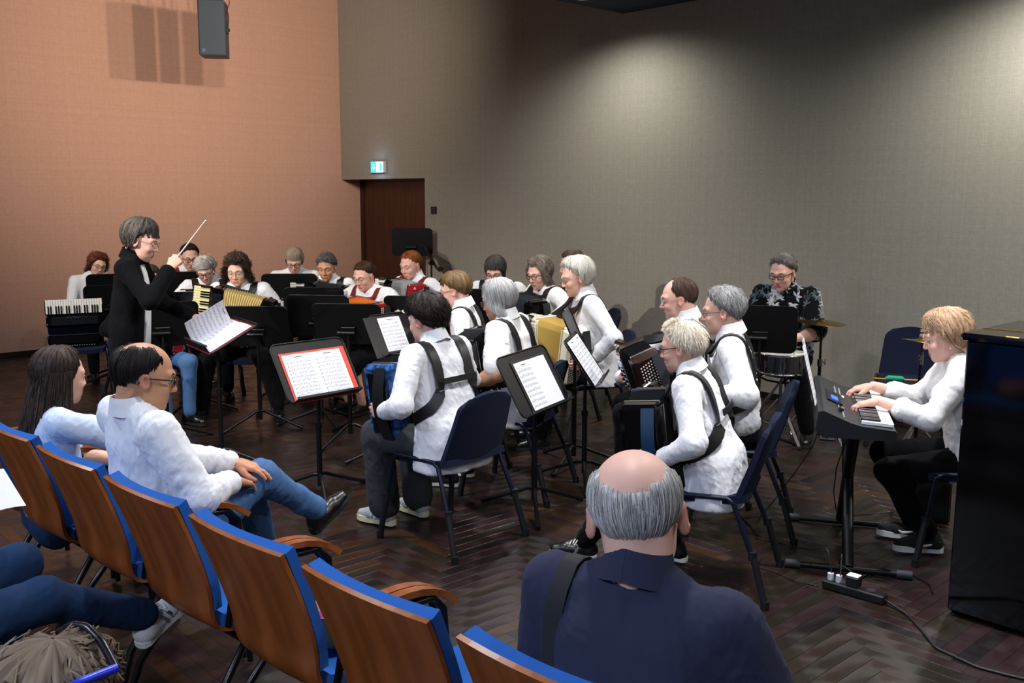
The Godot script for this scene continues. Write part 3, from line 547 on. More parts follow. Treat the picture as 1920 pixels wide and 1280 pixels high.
func piano() -> void:
	var k := Vector3(1.878, 0, -4.0)
	var t := thing("upright_piano", "black upright piano with its plain polished side turned to the chairs", "piano", k, -RA)
	var m: Material = M["piano_black"]
	var b := MB.new(); b.box(Vector3(.75, .615, -.3), Vector3(1.46, 1.19, .58), Basis.IDENTITY, .008)
	part("cabinet", b, m, t)
	var l := MB.new(); l.box(Vector3(.75, 1.225, -.3), Vector3(1.5, .03, .62), Basis.IDENTITY, .01)
	part("lid", l, m, t)
	var h := MB.new(); h.box(Vector3(.75, 1.242, -.2), Vector3(1.48, .004, .006))
	for x: float in [.18, .75, 1.3]: h.cyl(Vector3(x, 1.239, .0), Vector3(x + .05, 1.239, .0), .005, 8)
	part("lid_hinge", h, std("brass", "b08a40", .3, 1.0), t)
	var f := MB.new()
	for x: float in [.06, 1.44]: f.box(Vector3(x, .02, -.3), Vector3(.08, .04, .5), Basis.IDENTITY, .006)
	part("foot", f, m, t)
	var kb := MB.new(); kb.box(Vector3(.75, .66, -.66), Vector3(1.44, .16, .2), Basis.IDENTITY, .01)
	part("keybed", kb, m, t)
func drums() -> void:
	var ch: Material = M["chrome"]
	var at := Vector3(1.985, 0, -7.0)
	var t := thing("snare_drum", "chrome snare drum on a tripod in front of the drummer", "drum", at + Vector3(0, .52, 0), 0.0)
	var s := MB.new(); s.lathe([[.0, .0], [.172, .0], [.172, .145], [.0, .145]], 32, Transform3D.IDENTITY, true)
	part("shell", s, std("drum_shell", "8c9098", .22, 1.0), t)
	var hd := MB.new(); hd.lathe([[0, .15], [.168, .15], [.17, .145]], 32, Transform3D.IDENTITY, true)
	part("drumhead", hd, std("drum_head", "d8d8d4", .7), t)
	for y: float in [.006, .143]:
		var r := MB.new(); var lp := []
		for i in 33: lp.append(Vector3(cos(TAU * i / 32) * .178, y, sin(TAU * i / 32) * .178))
		r.tube(lp, .008, 6)
		part("hoop", r, ch, t)
	for i in 8:
		var g := MB.new(); var d := Vector3(cos(TAU * i / 8 + .2), 0, sin(TAU * i / 8 + .2))
		g.tube([d * .184 + Vector3(0, .0, 0), d * .184 + Vector3(0, .15, 0)], .004, 6)
		g.tube([d * .176 + Vector3(0, .05, 0), d * .18 + Vector3(0, .1, 0)], .013, 8)
		part("lug", g, ch, t)
	var st := thing("snare_stand", "chrome tripod stand with basket arms under the snare drum", "stand", at, 0.3)
	var b := MB.new(); b.tube([Vector3(0, .06, 0), Vector3(0, .46, 0)], .012, 8)
	part("tube", b, ch, st)
	for i in 3:
		var a := TAU * i / 3; var d := Vector3(sin(a), 0, cos(a))
		var l := MB.new()
		l.ribbon([d * .015 + Vector3(0, .32, 0), d * .12 + Vector3(0, .18, 0), d * .27 + Vector3(0, .012, 0)], Vector3.UP.cross(d), .024, .008)
		l.ribbon([Vector3(0, .1, 0), d * .14 + Vector3(0, .155, 0)], Vector3.UP.cross(d), .018, .006)
		part("leg", l, ch, st)
		var k := MB.new()
		k.tube([Vector3(0, .44, 0), d * .1 + Vector3(0, .455, 0), d * .18 + Vector3(0, .49, 0), d * .192 + Vector3(0, .54, 0)], .008, 6)
		part("basket_arm", k, std("rubber_arm", "1a1c20", .5, .4), st)
		var fo := MB.new(); fo.ball(d * .27 + Vector3(0, .014, 0), Vector3.ONE * .016, 8, 6)
		part("rubber_foot", fo, M["black_rubber"], st)
	cymbal(Vector3(2.28, 0, -7.05), .885, .17, Vector3(2, 0, -3), "small brass cymbal on a stand at the drummer's left hand", 0.4)
	cymbal(Vector3(2.66, 0, -6.2), .87, .13, Vector3(-4, 0, -9), "brass cymbal on a boom stand before the empty blue chair", 1.0, true)
	# pedal
	var p := thing("drum_pedal", "silver hi-hat foot pedal on the floor beside the drummer", "pedal", Vector3(2.42, 0, -7.2), deg_to_rad(-20))
	var q := MB.new(); q.box(Vector3(0, .012, .05), Vector3(.11, .012, .3), Basis.IDENTITY, .003)
	part("base_plate", q, ch, p)
	var fb := MB.new(); fb.box(Vector3(0, .07, .06), Vector3(.085, .012, .26), Basis(Vector3(1, 0, 0), .3), .003)
	part("footboard", fb, std("ped", "c8cace", .3, .9), p)
	var fp := MB.new()
	for x: float in [-.06, .06]: fp.tube([Vector3(x, .015, -.09), Vector3(x, .2, -.09)], .009, 6)
	fp.tube([Vector3(-.07, .2, -.09), Vector3(.07, .2, -.09)], .009, 6)
	fp.box(Vector3(0, .1, -.13), Vector3(.1, .16, .07), Basis.IDENTITY, .01)
	part("post", fp, std("ped2", "b8babd", .35, .8), p)
	var bt := MB.new(); bt.tube([Vector3(0, .2, -.09), Vector3(0, .3, -.14)], .004, 6); bt.ball(Vector3(0, .31, -.145), Vector3(.025, .03, .025), 10, 8)
	part("beater", bt, std("felt", "2a2a2c", .9), p)
func cymbal(at: Vector3, y: float, r: float, tilt: Vector3, label: String, la: float, boom := false) -> void:
	var b := Basis.from_euler(tilt * PI / 180.0)
	var t := thing("cymbal", label, "cymbal", at + Vector3(0, y, 0), 0.0)
	var m := MB.new(); m.lathe([[.003, .026], [.02, .024], [.035, .012], [.04, .01], [r * .7, .003], [r, -.002], [r, -.0035], [r * .7, .001], [.04, .008], [.003, .02]], 36, Transform3D(b, Vector3.ZERO))
	part("plate", m, std("cymbal_brass", "b08d4a", .28, 1.0), t)
	var f := MB.new(); f.lathe([[0, .052], [.015, .05], [.018, .036], [.016, .026], [0, .026]], 14)
	part("felt", f, std("felt_grey", "6a6a6c", .9), t)
	var s := thing("cymbal_stand", "black and chrome stand carrying the " + ("boom cymbal" if boom else "small cymbal"), "stand", at, la)
	var p := MB.new()
	p.tube([Vector3(0, .1, 0), Vector3(0, .58, 0)], .0125, 8); p.tube([Vector3(0, .5, 0), Vector3(0, y - (.12 if boom else .005), 0)], .009, 8)
	if boom: p.tube([Vector3(0, y - .12, 0), Vector3(0, y + .03, 0)], .004, 6)
	else: p.tube([Vector3(0, y - .01, 0), Vector3(0, y + .06, 0)], .004, 6)
	part("tube", p, std("stand_dark", "1c1e22", .3, .7), s)
	var c := MB.new()
	c.tube([Vector3(0, .56, 0), Vector3(0, .61, 0)], .019, 10)
	c.tube([Vector3(.0, .585, 0), Vector3(.05, .585, 0)], .007, 6); c.box(Vector3(.05, .585, 0), Vector3(.012, .045, .012), Basis.IDENTITY, .004)
	if boom:
		part("clamp", c, M["chrome"], s)
		c = MB.new()
		c.tube([Vector3(0, y - .15, 0), Vector3(0, y - .09, 0)], .017, 10); c.tube([Vector3(-.02, y - .12, 0), Vector3(.06, y - .1, 0)], .009, 6); c.box(Vector3(.06, y - .1, 0), Vector3(.012, .05, .012), Basis.IDENTITY, .004)
	part("clamp", c, M["chrome"], s)
	for i in 3:
		var d := Vector3(sin(TAU * i / 3), 0, cos(TAU * i / 3))
		var l := MB.new()
		l.ribbon([Vector3(0, .34, 0), d * .14 + Vector3(0, .19, 0), d * .28 + Vector3(0, .012, 0)], Vector3.UP.cross(d), .022, .008)
		l.ribbon([Vector3(0, .1, 0), d * .14 + Vector3(0, .17, 0)], Vector3.UP.cross(d), .016, .006)
		part("leg", l, M["chrome"], s)
func cables() -> void:
	var cm := std("cable_black", "0c0c0d", .5)
	var mk := func(pts: Array, r: float, label: String) -> void:
		var t := thing("cable", label, "cable", Vector3(pts[0].x, 0, pts[0].z), 0.0)
		var q := []
		for p: Vector3 in pts: q.append(p - Vector3(pts[0].x, 0, pts[0].z))
		var mb := MB.new(); mb.tube(tube_path(q, 60), r, 6)
		part("cord", mb, cm, t)
	# power strip on the pale plank
	var t := thing("power_strip", "black power strip with white plug lying on the parquet", "power strip", Vector3(1.565, 0, -4.19), deg_to_rad(-43))
	var b := MB.new(); b.box(Vector3(0, .022, 0), Vector3(.29, .042, .055), Basis.IDENTITY, .006)
	part("body", b, std("strip", "0c0c0e", .45), t)
	for i in 4:
		var s := MB.new(); s.lathe([[0, .0445], [.016, .0445], [.021, .046], [.021, .0425]], 16, Transform3D(Basis.IDENTITY, Vector3(-.11 + i * .062, 0, 0)), true)
		part("socket", s, std("sock", "1c1c1f", .6), t)
	var a := MB.new(); a.box(Vector3(-.005, .068, 0), Vector3(.06, .05, .05), Basis.IDENTITY, .006)
	part("adapter", a, std("adp", "101012", .5), t)
	var w := MB.new(); w.box(Vector3(-.005, .0945, 0), Vector3(.054, .004, .044), Basis.IDENTITY, .001)
	part("adapter_label", w, std("adpw", "f0f0f4", .5), t)
	for x: float in [-.115, -.075]:
		var p := MB.new(); p.cyl(Vector3(x, .04, 0), Vector3(x, .075, 0), .014, 10)
		part("plug", p, std("plug", "d0d0d6" , .5), t)
	var ps := Vector3(1.565, 0, -4.19)
	mk.call([ps + Vector3(.105, .02, .1), Vector3(1.72, .006, -3.98), Vector3(1.72, .006, -3.82), Vector3(1.71, .006, -3.66), Vector3(1.8, .006, -3.5), Vector3(1.98, .006, -3.38), Vector3(2.2, .006, -3.2), Vector3(2.6, .006, -3.0)], .0065, "thick black cable running from the power strip towards the piano end")
	mk.call([ps + Vector3(-.08, .075, -.075), ps + Vector3(-.09, .18, -.12), Vector3(1.42, .12, -4.45), Vector3(1.36, .06, -4.7), Vector3(1.30, .01, -4.9), Vector3(1.36, .01, -5.15), Vector3(1.42, .2, -5.0), Vector3(1.52, .55, -4.75), Vector3(1.55, .70, -4.7)], .003, "thin black cable hanging from the keyboard down to the power strip")
	mk.call([ps + Vector3(-.05, .075, -.045), ps + Vector3(-.03, .16, -.1), Vector3(1.58, .05, -4.45), Vector3(1.66, .006, -4.38), Vector3(1.82, .006, -4.5), Vector3(1.93, .006, -4.42), Vector3(1.96, .006, -4.3), Vector3(1.93, .006, -4.2)], .004, "black cable looping from the power strip to the piano")
	mk.call([Vector3(1.32, .006, -4.95), Vector3(1.3, .006, -5.3), Vector3(1.2, .006, -5.45), Vector3(1.12, .006, -5.75), Vector3(1.02, .006, -5.95), Vector3(1.25, .006, -6.1)], .004, "black cable lying on the floor behind the players' chairs")
	mk.call([ps + Vector3(-.14, .02, -.09), Vector3(1.40, .006, -4.3), Vector3(1.36, .03, -4.26), Vector3(1.42, .02, -4.24), Vector3(1.34, .006, -4.33), Vector3(1.28, .006, -4.45), Vector3(1.2, .006, -4.52), Vector3(1.25, .006, -4.62)], .0025, "thin tangled cable at the end of the power strip")
	mk.call([Vector3(1.73, .68, -4.75), Vector3(1.70, .4, -4.9), Vector3(1.78, .1, -5.1), Vector3(1.95, .006, -5.3), Vector3(2.2, .006, -5.35)], .003, "thin cable hanging under the keyboard to the black box")
	var k := thing("amplifier_box", "small black amplifier box on the floor behind the keyboard player's feet", "amplifier", Vector3(2.36, 0, -5.3), deg_to_rad(-20))
	var kb := MB.new(); kb.box(Vector3(0, .17, 0), Vector3(.24, .33, .22), Basis.IDENTITY, .01)
	part("cabinet", kb, std("ampc", "08080a", .7), k)
	var kg := MB.new(); kg.box(Vector3(0, .15, .112), Vector3(.2, .24, .006), Basis.IDENTITY, .002)
	part("grille", kg, std("ampg", "101012", .8), k)
# ---------------------------------------------------------------- furniture and instruments
func round_rect(w: float, h: float, r: float, seg := 4) -> PackedVector2Array:
	var a := PackedVector2Array()
	for q: Array in [[1, 1, 0.0], [-1, 1, 90.0], [-1, -1, 180.0], [1, -1, 270.0]]:
		for i in seg + 1:
			var t := deg_to_rad(q[2] + 90.0 * i / seg)
			a.append(Vector2(q[0] * (w / 2 - r) + cos(t) * r, q[1] * (h / 2 - r) + sin(t) * r))
	return a

func blue_chair_proto(called: String, label: String, at: Vector3, turn: float) -> Node3D:
	var t := thing(called, label, "chair", at, turn, "blue stacking chairs of the players")
	var fr := std("navy_steel", "0d1428", .35, .3)
	var bk := std("black_sleeve", "0b0d12", .5)
	var up := cloth("navy_fabric", "181d30", .95, .1, 20.0)
	var sh := MB.new()
	sh.sheet(func(u: float, w: float) -> Vector3:
		var x := (u - .5) * 2.0
		var hw := .215 - .02 * w * w - .07 * maxf(0, w - .8) * 5.0 * maxf(0, w - .8) * 5.0 * absf(x)
		hw = .215 - .035 * w - .05 * pow(maxf(0, (w - .86) / .14), 2.0)
		return Vector3(x * hw, .475 + .35 * w - .03 * x * x * smoothstep(.7, 1.0, w), -.175 - .03 * sin(w * 1.6) - .075 * w + .03 * x * x * (1.0 - w * .3)), 12, 12, .028)
	part("backrest", sh, up, t)
	var se := MB.new()
	se.sheet(func(u: float, w: float) -> Vector3:
		var x := (u - .5) * 2.0
		var hw := .215 - .02 * pow(maxf(0, (w - .8) / .2), 2.0) * 1.2
		return Vector3(x * hw, .455 + .02 * pow(1.0 - w, 6.0) - .015 * pow(w, 4.0) - .008 * (1.0 - x * x), -.185 + .41 * w), 10, 12, .035)
	part("seat", se, up, t)
	for x: float in [-1.0, 1.0]:
		var lg := MB.new()
		var a := Vector3(.245 * x, .22, .235); var b := Vector3(.225 * x, .445, .2)
		var c := Vector3(.225 * x, .45, -.13); var e := Vector3(.25 * x, .22, -.225)
		lg.tube([a, a.lerp(b, .85), b + Vector3(0, .0, .0), b + Vector3(.004 * x, .022, -.035), c + Vector3(.004 * x, .022, .03), c, e], .0125, 8)
		part("side_frame", lg, fr, t)
		for q: Array in [[a, Vector3(.265 * x, .01, .27)], [e, Vector3(.27 * x, .01, -.29)]]:
			var l2 := MB.new()
			l2.tube([q[0] + Vector3(0, .02, 0), q[1]], .0165, 8)
			l2.tube([(q[1] as Vector3) + Vector3(0, .03, 0), (q[1] as Vector3) - Vector3(0, .008, 0)], .019, 8)
			l2.tube([(q[0] as Vector3) + Vector3(0, .03, 0), (q[0] as Vector3) + Vector3(0, -.01, 0)], .0195, 8)
			part("leg", l2, bk, t)
	return t

func audience_chair_proto(label: String, at: Vector3, turn: float) -> Node3D:
	var t := thing("auditorium_chair", label, "chair", at, turn, "wooden chairs of the audience row")
	var wood: StandardMaterial3D = M["chair_wood"]; var fab: StandardMaterial3D = M["chair_blue"]
	var blk := std("chair_tube", "0a0a0b", .3, .4)
	# side profile of the shell: back down to seat
	var prof := [[.88, -.33], [.80, -.30], [.70, -.262], [.60, -.23], [.54, -.215], [.48, -.208], [.435, -.19], [.415, -.15], [.41, -.08], [.42, .05], [.43, .17], [.425, .215]]
	var P := func(w: float) -> Vector2:
		var f := w * (prof.size() - 1); var i := mini(int(f), prof.size() - 2)
		var q: float = f - i
		var p0: Array = prof[maxi(i - 1, 0)]; var p1: Array = prof[i]; var p2: Array = prof[i + 1]; var p3: Array = prof[mini(i + 2, prof.size() - 1)]
		return Vector2(cubic_interpolate(p1[0], p2[0], p0[0], p3[0], q), cubic_interpolate(p1[1], p2[1], p0[1], p3[1], q))
	var HW := func(w: float) -> float:
		return .238 - .028 * smoothstep(.05, .5, w) + .02 * smoothstep(.55, 1.0, w)
	var sh := MB.new()
	sh.sheet(func(u: float, w: float) -> Vector3:
		var x := (u - .5) * 2.0; var q: Vector2 = P.call(w); var hw: float = HW.call(w)
		var cv := .028 * (1.0 - x * x) * (1.0 - smoothstep(.4, .7, w))
		return Vector3(x * hw, q.x - .02 * x * x * (1.0 - smoothstep(0, .12, w)) * .4, q.y - cv), 10, 28, .014)
	part("shell", sh, wood, t, Vector3.ZERO, "curved orange-brown plywood shell")
	var pd := MB.new()
	pd.sheet(func(u: float, w: float) -> Vector3:
		var x := (u - .5) * 2.0; w = lerpf(.012, .44, w); var q: Vector2 = P.call(w); var hw: float = HW.call(w) - .006
		var cv := .028 * (1.0 - x * x) * (1.0 - smoothstep(.4, .7, w))
		return Vector3(x * hw, q.x + .004, q.y - cv + .026), 10, 14, .034)
	part("back_pad", pd, fab, t)
	var sp := MB.new()
	sp.sheet(func(u: float, w: float) -> Vector3:
		var x := (u - .5) * 2.0; w = lerpf(.60, .985, w); var q: Vector2 = P.call(w); var hw: float = HW.call(w) - .004
		return Vector3(x * hw, q.x + .028, q.y), 8, 8, .04)
	part("seat_pad", sp, fab, t)
	for x: float in [-1.0, 1.0]:
		var f := MB.new()
		f.tube([Vector3(.262 * x, .012, .20), Vector3(.265 * x, .40, .19), Vector3(.262 * x, .59, .17), Vector3(.262 * x, .635, .13), Vector3(.262 * x, .64, .02), Vector3(.262 * x, .63, -.12), Vector3(.265 * x, .58, -.16), Vector3(.24 * x, .44, -.17)], .0125, 8)
		f.tube([Vector3(.2 * x, .41, .12), Vector3(.22 * x, .36, -.1), Vector3(.245 * x, .18, -.24), Vector3(.26 * x, .012, -.3)], .0135, 8)
		part("leg_frame", f, blk, t)
		var ar := MB.new()
		for k: float in [-.3]:
			var pp := []
			for i in 9:
				var q := i / 8.0
				pp.append(Vector3(.27 * x + .0165 * k * x, .662 + .014 * sin(q * PI) - .06 * pow(q, 5.0), lerpf(-.15, .215, q)))
			ar.ribbon(pp, Vector3(1, 0, 0), .034, .02)
		part("armrest", ar, wood, t)
	var cr := MB.new()
	cr.tube([Vector3(-.262, .37, .17), Vector3(.262, .37, .17)], .011, 8)
	cr.tube([Vector3(-.22, .36, -.1), Vector3(.22, .36, -.1)], .011, 8)
	part("crossbar", cr, blk, t)
	return t

# music stand: origin at the floor under the pole; desk faces +Z (the reader's side)
func music_stand(at: Vector3, turn: float, h: float, tilt: float, label: String, o := {}) -> Dictionary:
	var t := thing("music_stand", label, "music stand", at, turn, "black orchestra music stands")
	var blk: StandardMaterial3D = M["stand_black"]
	var w: float = o.get("w", .5); var hh: float = o.get("h", .34)
	var po := MB.new()
	po.tube([Vector3(0, .06, 0), Vector3(0, .62 * h, 0)], .0165, 10)
	po.tube([Vector3(0, .6 * h, 0), Vector3(0, h, 0)], .0115, 10)
	po.tube([Vector3(0, .6 * h, 0), Vector3(0, .645 * h, 0)], .021, 10)
	part("pole", po, blk, t)
	var la: float = o.get("la", 0.0)
	for i in 3:
		var a := TAU * i / 3 + la
		var lg := MB.new()
		var d := Vector3(sin(a), 0, cos(a))
		lg.tube([Vector3(0, .13, 0) + d * .012, d * .045 + Vector3(0, .128, 0), d * .08 + Vector3(0, .112, 0), d * .33 + Vector3(0, .016, 0)], .0115, 8)
		lg.tube([d * .305 + Vector3(0, .026, 0), d * .345 + Vector3(0, .012, 0)], .0145, 8)
		part("leg", lg, blk, t)
	# desk: tilt from vertical, hinge at its middle
	var bs := Basis(Vector3(1, 0, 0), -deg_to_rad(tilt)) * Basis(Vector3(0, 0, 1), deg_to_rad(o.get("roll", 0.0)))
	var ct := Vector3(0, h + .02, 0)
	var xf := Transform3D(bs, ct + bs * Vector3(0, .05, .02))
	var dk := MB.new()
	dk.prism(round_rect(w, hh, .045, 5), .004, xf)
	var loop := []
	for p in round_rect(w - .004, hh - .004, .043, 5): loop.append(xf * Vector3(p.x, p.y, .004))
	loop.append(loop[0])
	dk.tube(loop, .005, 6)
	part("desk", dk, blk, t)
	var lp := MB.new()
	lp.box(xf * Vector3(0, -hh / 2 + .003, .028), Vector3(w - .06, .004, .055), bs, .001)
	lp.box(xf * Vector3(0, -hh / 2 + .010, .055), Vector3(w - .06, .016, .004), bs, .001)
	part("ledge", lp, blk, t)
	var jt := MB.new()
	jt.tube([ct + Vector3(-.05, -.01, -.012), ct + Vector3(.05, -.01, -.012)], .015, 8)
	jt.box(xf * Vector3(0, -.05, -.012), Vector3(.11, .07, .018), bs, .004)
	jt.tube([ct + Vector3(.05, -.01, -.012), ct + Vector3(.075, -.01, -.012)], .02, 10)
	part("tilt_joint", jt, blk, t)
	var wx := Transform3D(Basis(Vector3.UP, turn), at) * xf
	return {"root": t, "xf": wx, "w": w, "h": hh, "lip": -hh / 2 + .006}

# flat printed pages -------------------------------------------------------
func sheet_image(seed_: int, kind := 0) -> ImageTexture:
	rng.seed = seed_
	var W := 420; var H := 594
	var im := Image.create(W, H, false, Image.FORMAT_RGB8)
	im.fill(Color("dcdce2"))
	var ink := Color("33343a"); var lt := Color("8c8d96")
	if kind == 2:
		return ImageTexture.create_from_image(im)
	im.fill_rect(Rect2i(150, 34, 120, 9), ink); im.fill_rect(Rect2i(170, 56, 80, 5), lt)
	im.fill_rect(Rect2i(34, 60, 70, 5), lt); im.fill_rect(Rect2i(320, 60, 64, 5), lt)
	var n := 10 if kind == 0 else 8
	var x0 := 34
	for s in n:
		var y := 96 + s * (480 / n)
		for l in 5: im.fill_rect(Rect2i(x0, y + l * 5, W - x0 - 34, 1), lt)
		im.fill_rect(Rect2i(x0, y, 2, 21), ink)
		im.fill_rect(Rect2i(x0 + 5, y - 3, 5, 27), ink)
		for b in 5: im.fill_rect(Rect2i(x0 + int((W - x0 - 34) * (b + 1) / 5.0) - 2, y, 1, 21), ink)
		var x := x0 + 22
		while x < W - 50:
			var ny := y + rng.randi_range(0, 7) * 3 - 2
			im.fill_rect(Rect2i(x, ny, 6, 5), ink)
			im.fill_rect(Rect2i(x + 5, ny - 14, 1, 15), ink)
			if rng.randf() < .35: im.fill_rect(Rect2i(x + 5, ny - 14, 14, 3), ink)
			x += rng.randi_range(9, 20)
		if s > 0 and rng.randf() < .5: im.fill_rect(Rect2i(x0 + rng.randi_range(60, 240), y - 12, rng.randi_range(20, 60), 4), lt)
	return ImageTexture.create_from_image(im)
var page_mats := {}
func page_mat(i: int, kind := 0) -> StandardMaterial3D:
	var k := "page%d_%d" % [i, kind]
	if not page_mats.has(k):
		var m := StandardMaterial3D.new()
		m.albedo_texture = sheet_image(100 + i * 7, kind)
		m.roughness = .8; m.metallic_specular = .2
		page_mats[k] = m
	return page_mats[k]
# a page: local origin at its bottom centre on the desk plane, +Z up from the desk
func page_mesh(w: float, h: float, bend: float, curl := 0.0) -> ArrayMesh:
	var mb := MB.new()
	var nu := 10; var nv := 6
	for sg: float in [1.0, -1.0]:
		var base := mb.v.size()
		for j in nv + 1:
			for i in nu + 1:
				var u := float(i) / nu; var q := float(j) / nv
				var z := bend * sin(u * PI) + curl * q * q
				mb.vt(Vector3((u - .5) * w, q * h, z + (.0004 if sg > 0 else -.0004)), Vector3(-bend * PI / w * cos(u * PI), 0, 1).normalized() * sg)
				mb.uv.append(Vector2(u, 1.0 - q) if sg > 0 else Vector2(1.0 - u, 1.0 - q))
		for j in nv:
			for i in nu:
				var a := base + j * (nu + 1) + i
				mb.tri(a, a + 1, a + nu + 2); mb.tri(a, a + nu + 2, a + nu + 1)
	return mb.mesh()
func booklet(st: Dictionary, label: String, o := {}) -> Node3D:
	var xf: Transform3D = st.xf
	var t := Node3D.new()
	t.name = numbered(o.get("name", "sheet_music"))
	add_child(t)
	var base: Vector3 = xf * Vector3(o.get("x", 0.0), st.lip, .006)
	t.transform = Transform3D(xf.basis, base)
	t.set_meta("label", label); t.set_meta("category", "sheet music")
	var pw: float = o.get("pw", .21); var ph: float = o.get("ph", .297)
	if o.has("folder"):
		var f := MB.new()
		f.box(Vector3(o.get("fx", 0.0), ph * .5 + .004, 0), Vector3(pw * 2 + o.get("fw", .03), ph + o.get("fh", .03), .004), Basis.IDENTITY, .001)
		part("folder", f, M[o.folder], t, Vector3(0, 0, .0), o.get("flabel", ""))
	var n: int = o.get("pages", 2)
	for i in n:
		var x := (i - (n - 1) * .5) * pw
		var m := part("page", page_mesh(pw, ph, .006), page_mat(o.get("seed", 1) + i, o.get("kinds", [0, 0])[i]), t, Vector3(x, .003, .005))
	return t

# accordion: xf in the player's frame = centre of the treble box (x to the bass side, y up, z away)
func accordion(P: Dictionary, xf: Transform3D, label: String, o: Dictionary) -> void:
	var t := thing("accordion", label, "accordion", P.at + Basis(Vector3.UP, P.turn) * xf.origin, P.turn)
	var off: Vector3 = -xf.origin
	var H: float = o.get("H", .40); var D: float = o.get("D", .19)
	var tm: Material = M[o.get("body", "acc_black")]
	var w0 := .105
	var tb := MB.new()
	tb.box(xf * Vector3(0, 0, 0), Vector3(w0, H, D), xf.basis, .022)
	part("treble_case", tb, tm, t, off)
	var gr := MB.new()
	gr.box(xf * Vector3(.0, 0, D / 2 + .002), Vector3(w0 * .72, H * .82, .012), xf.basis, .005)
	for i in 11: gr.box(xf * Vector3(.0, (i - 5) * H * .07, D / 2 + .009), Vector3(w0 * .56, .007, .006), xf.basis)
	part("grille", gr, M[o.get("grille", "acc_grille")], t, off)
	var rg := MB.new()
	for i in 5: rg.box(xf * Vector3(-.032, (i - 2) * .03, D / 2 + .012), Vector3(.018, .024, .01), xf.basis, .003)
	part("register_switches", rg, M["chrome"], t, off)
	# keyboard
	var kb := MB.new(); var wk := MB.new(); var bk := MB.new()
	var kx := -w0 / 2 - .07
	kb.box(xf * Vector3(kx + .01, 0, .02), Vector3(.14, H * 1.02, .05), xf.basis, .012)
	part("keyboard_base", kb, tm, t, off)
	if o.get("keys", true):
		var n := 22
		for i in n:
			var y := (i - (n - 1) * .5) * H * .99 / n
			wk.box(xf * Vector3(kx, y, .05), Vector3(.125, H * .99 / n - .0016, .016), xf.basis, .002)
			if not (i % 7 in [2, 6]): bk.box(xf * Vector3(kx + .028, y + H * .495 / n, .062), Vector3(.075, H * .5 / n, .012), xf.basis, .002)
		part("white_keys", wk, M[o.get("keym", "key_white")], t, off)
		part("black_keys", bk, M["key_black"], t, off)
	else:
		for i in 24:
			for j in 5: wk.ball(xf * Vector3(kx - .04 + j * .021, (i - 11.5 + (j % 2) * .5) * H * .97 / 25, .046), Vector3.ONE * .0066, 6, 4)
		part("treble_buttons", wk, M[o.get("keym", "key_white")], t, off)
	# bass side
	var ex: float = o.get("open", .16); var fan: float = deg_to_rad(o.get("fan", 12.0)); var yw: float = deg_to_rad(o.get("yaw", 0.0))
	var ws := .105
	var hb := H * .94; var db := D * .95
	var bf := Basis(Vector3.UP, yw) * Basis(Vector3(0, 0, 1), -fan)
	var fc := Vector3(w0 / 2 + ex, o.get("drop", -.01), o.get("fwd", 0.0))       # centre of the bass box's inner face
	var bx := xf * Transform3D(bf, fc + bf * Vector3(ws / 2, 0, 0))
	var bb := MB.new()
	bb.box(bx.origin, Vector3(ws, hb, db), bx.basis, .022)
	part("bass_case", bb, M[o.get("bassm", o.get("body", "acc_black"))], t, off)
	var tr := MB.new()
	for yy: float in [-1.0, 1.0]:
		tr = MB.new()
		tr.box(bx * Vector3(-.025, yy * (hb / 2 - .004), 0), Vector3(.02, .014, db * .92), bx.basis, .004)
		part("corner_trim", tr, M[o.get("trim", "chrome")], t, off)
		tr = MB.new()
		tr.box(xf * Vector3(.035, yy * (H / 2 - .004), 0), Vector3(.02, .014, D * .92), xf.basis, .004)
		part("corner_trim", tr, M[o.get("trim", "chrome")], t, off)
	for zz: float in [-1.0, 1.0]:
		tr = MB.new()
		tr.box(bx * Vector3(-.044, 0, zz * (db / 2 - .002)), Vector3(.009, hb * .9, .008), bx.basis, .002)
		part("edge_trim", tr, M[o.get("trim", "chrome")], t, off)
	if o.get("bb", true):
		var bt := MB.new()
		bt.col = Color.WHITE
		for i in 18:
			for j in 6: bt.ball(bx * Vector3(ws / 2 + .003, (i - 8.5 - j * .25 + .6) * hb * .82 / 18, (j - 1.2) * .017), Vector3.ONE * .0052, 6, 4)
		part("bass_buttons", bt, M[o.get("btnm", "key_white")], t, off)
	else:
		var pl := MB.new()
		pl.box(bx * Vector3(ws / 2 + .001, 0, 0), Vector3(.01, hb * .8, db * .62), bx.basis, .004)
		part("bass_plate", pl, M[o.get("plate", "acc_black")], t, off)
	var bs := MB.new()
	var bp := []
	for i in 9:
		var q := i / 8.0
		bp.append(bx * Vector3(ws / 2 + .006 + .05 * sin(q * PI), lerpf(hb / 2 - .01, -hb / 2 + .01, q), -.045))
	bs.ribbon(bp, bx.basis * Vector3(0, 0, 1), o.get("bsw", .06), .006)
	part("bass_strap", bs, M[o.get("bsm", "strap_black")], t, off)
	# bellows
	var N: int = o.get("folds", 15)
	var be := MB.new()
	be.col = lin(o.get("bc", "18181a"))
	var rings := []
	for i in 2 * N + 1:
		var q := float(i) / (2 * N)
		var a := Transform3D(Basis.IDENTITY, Vector3(w0 / 2, 0, 0))
		var b := Transform3D(bf, fc)
		var x := a.interpolate_with(b, q)
		var s := 1.0 if i % 2 == 0 else .87
		var hh := lerpf(H, hb, q) * .5 * .97 * (s if i % 2 == 0 else s + .06); var dd := lerpf(D, db, q) * .5 * .97 * s
		var r := []
		for p: Array in [[-1, -.8], [-.8, -1], [.8, -1], [1, -.8], [1, .8], [.8, 1], [-.8, 1], [-1, .8]]: r.append(xf * (x * Vector3(0, hh * p[0], dd * p[1])))
		rings.append(r)
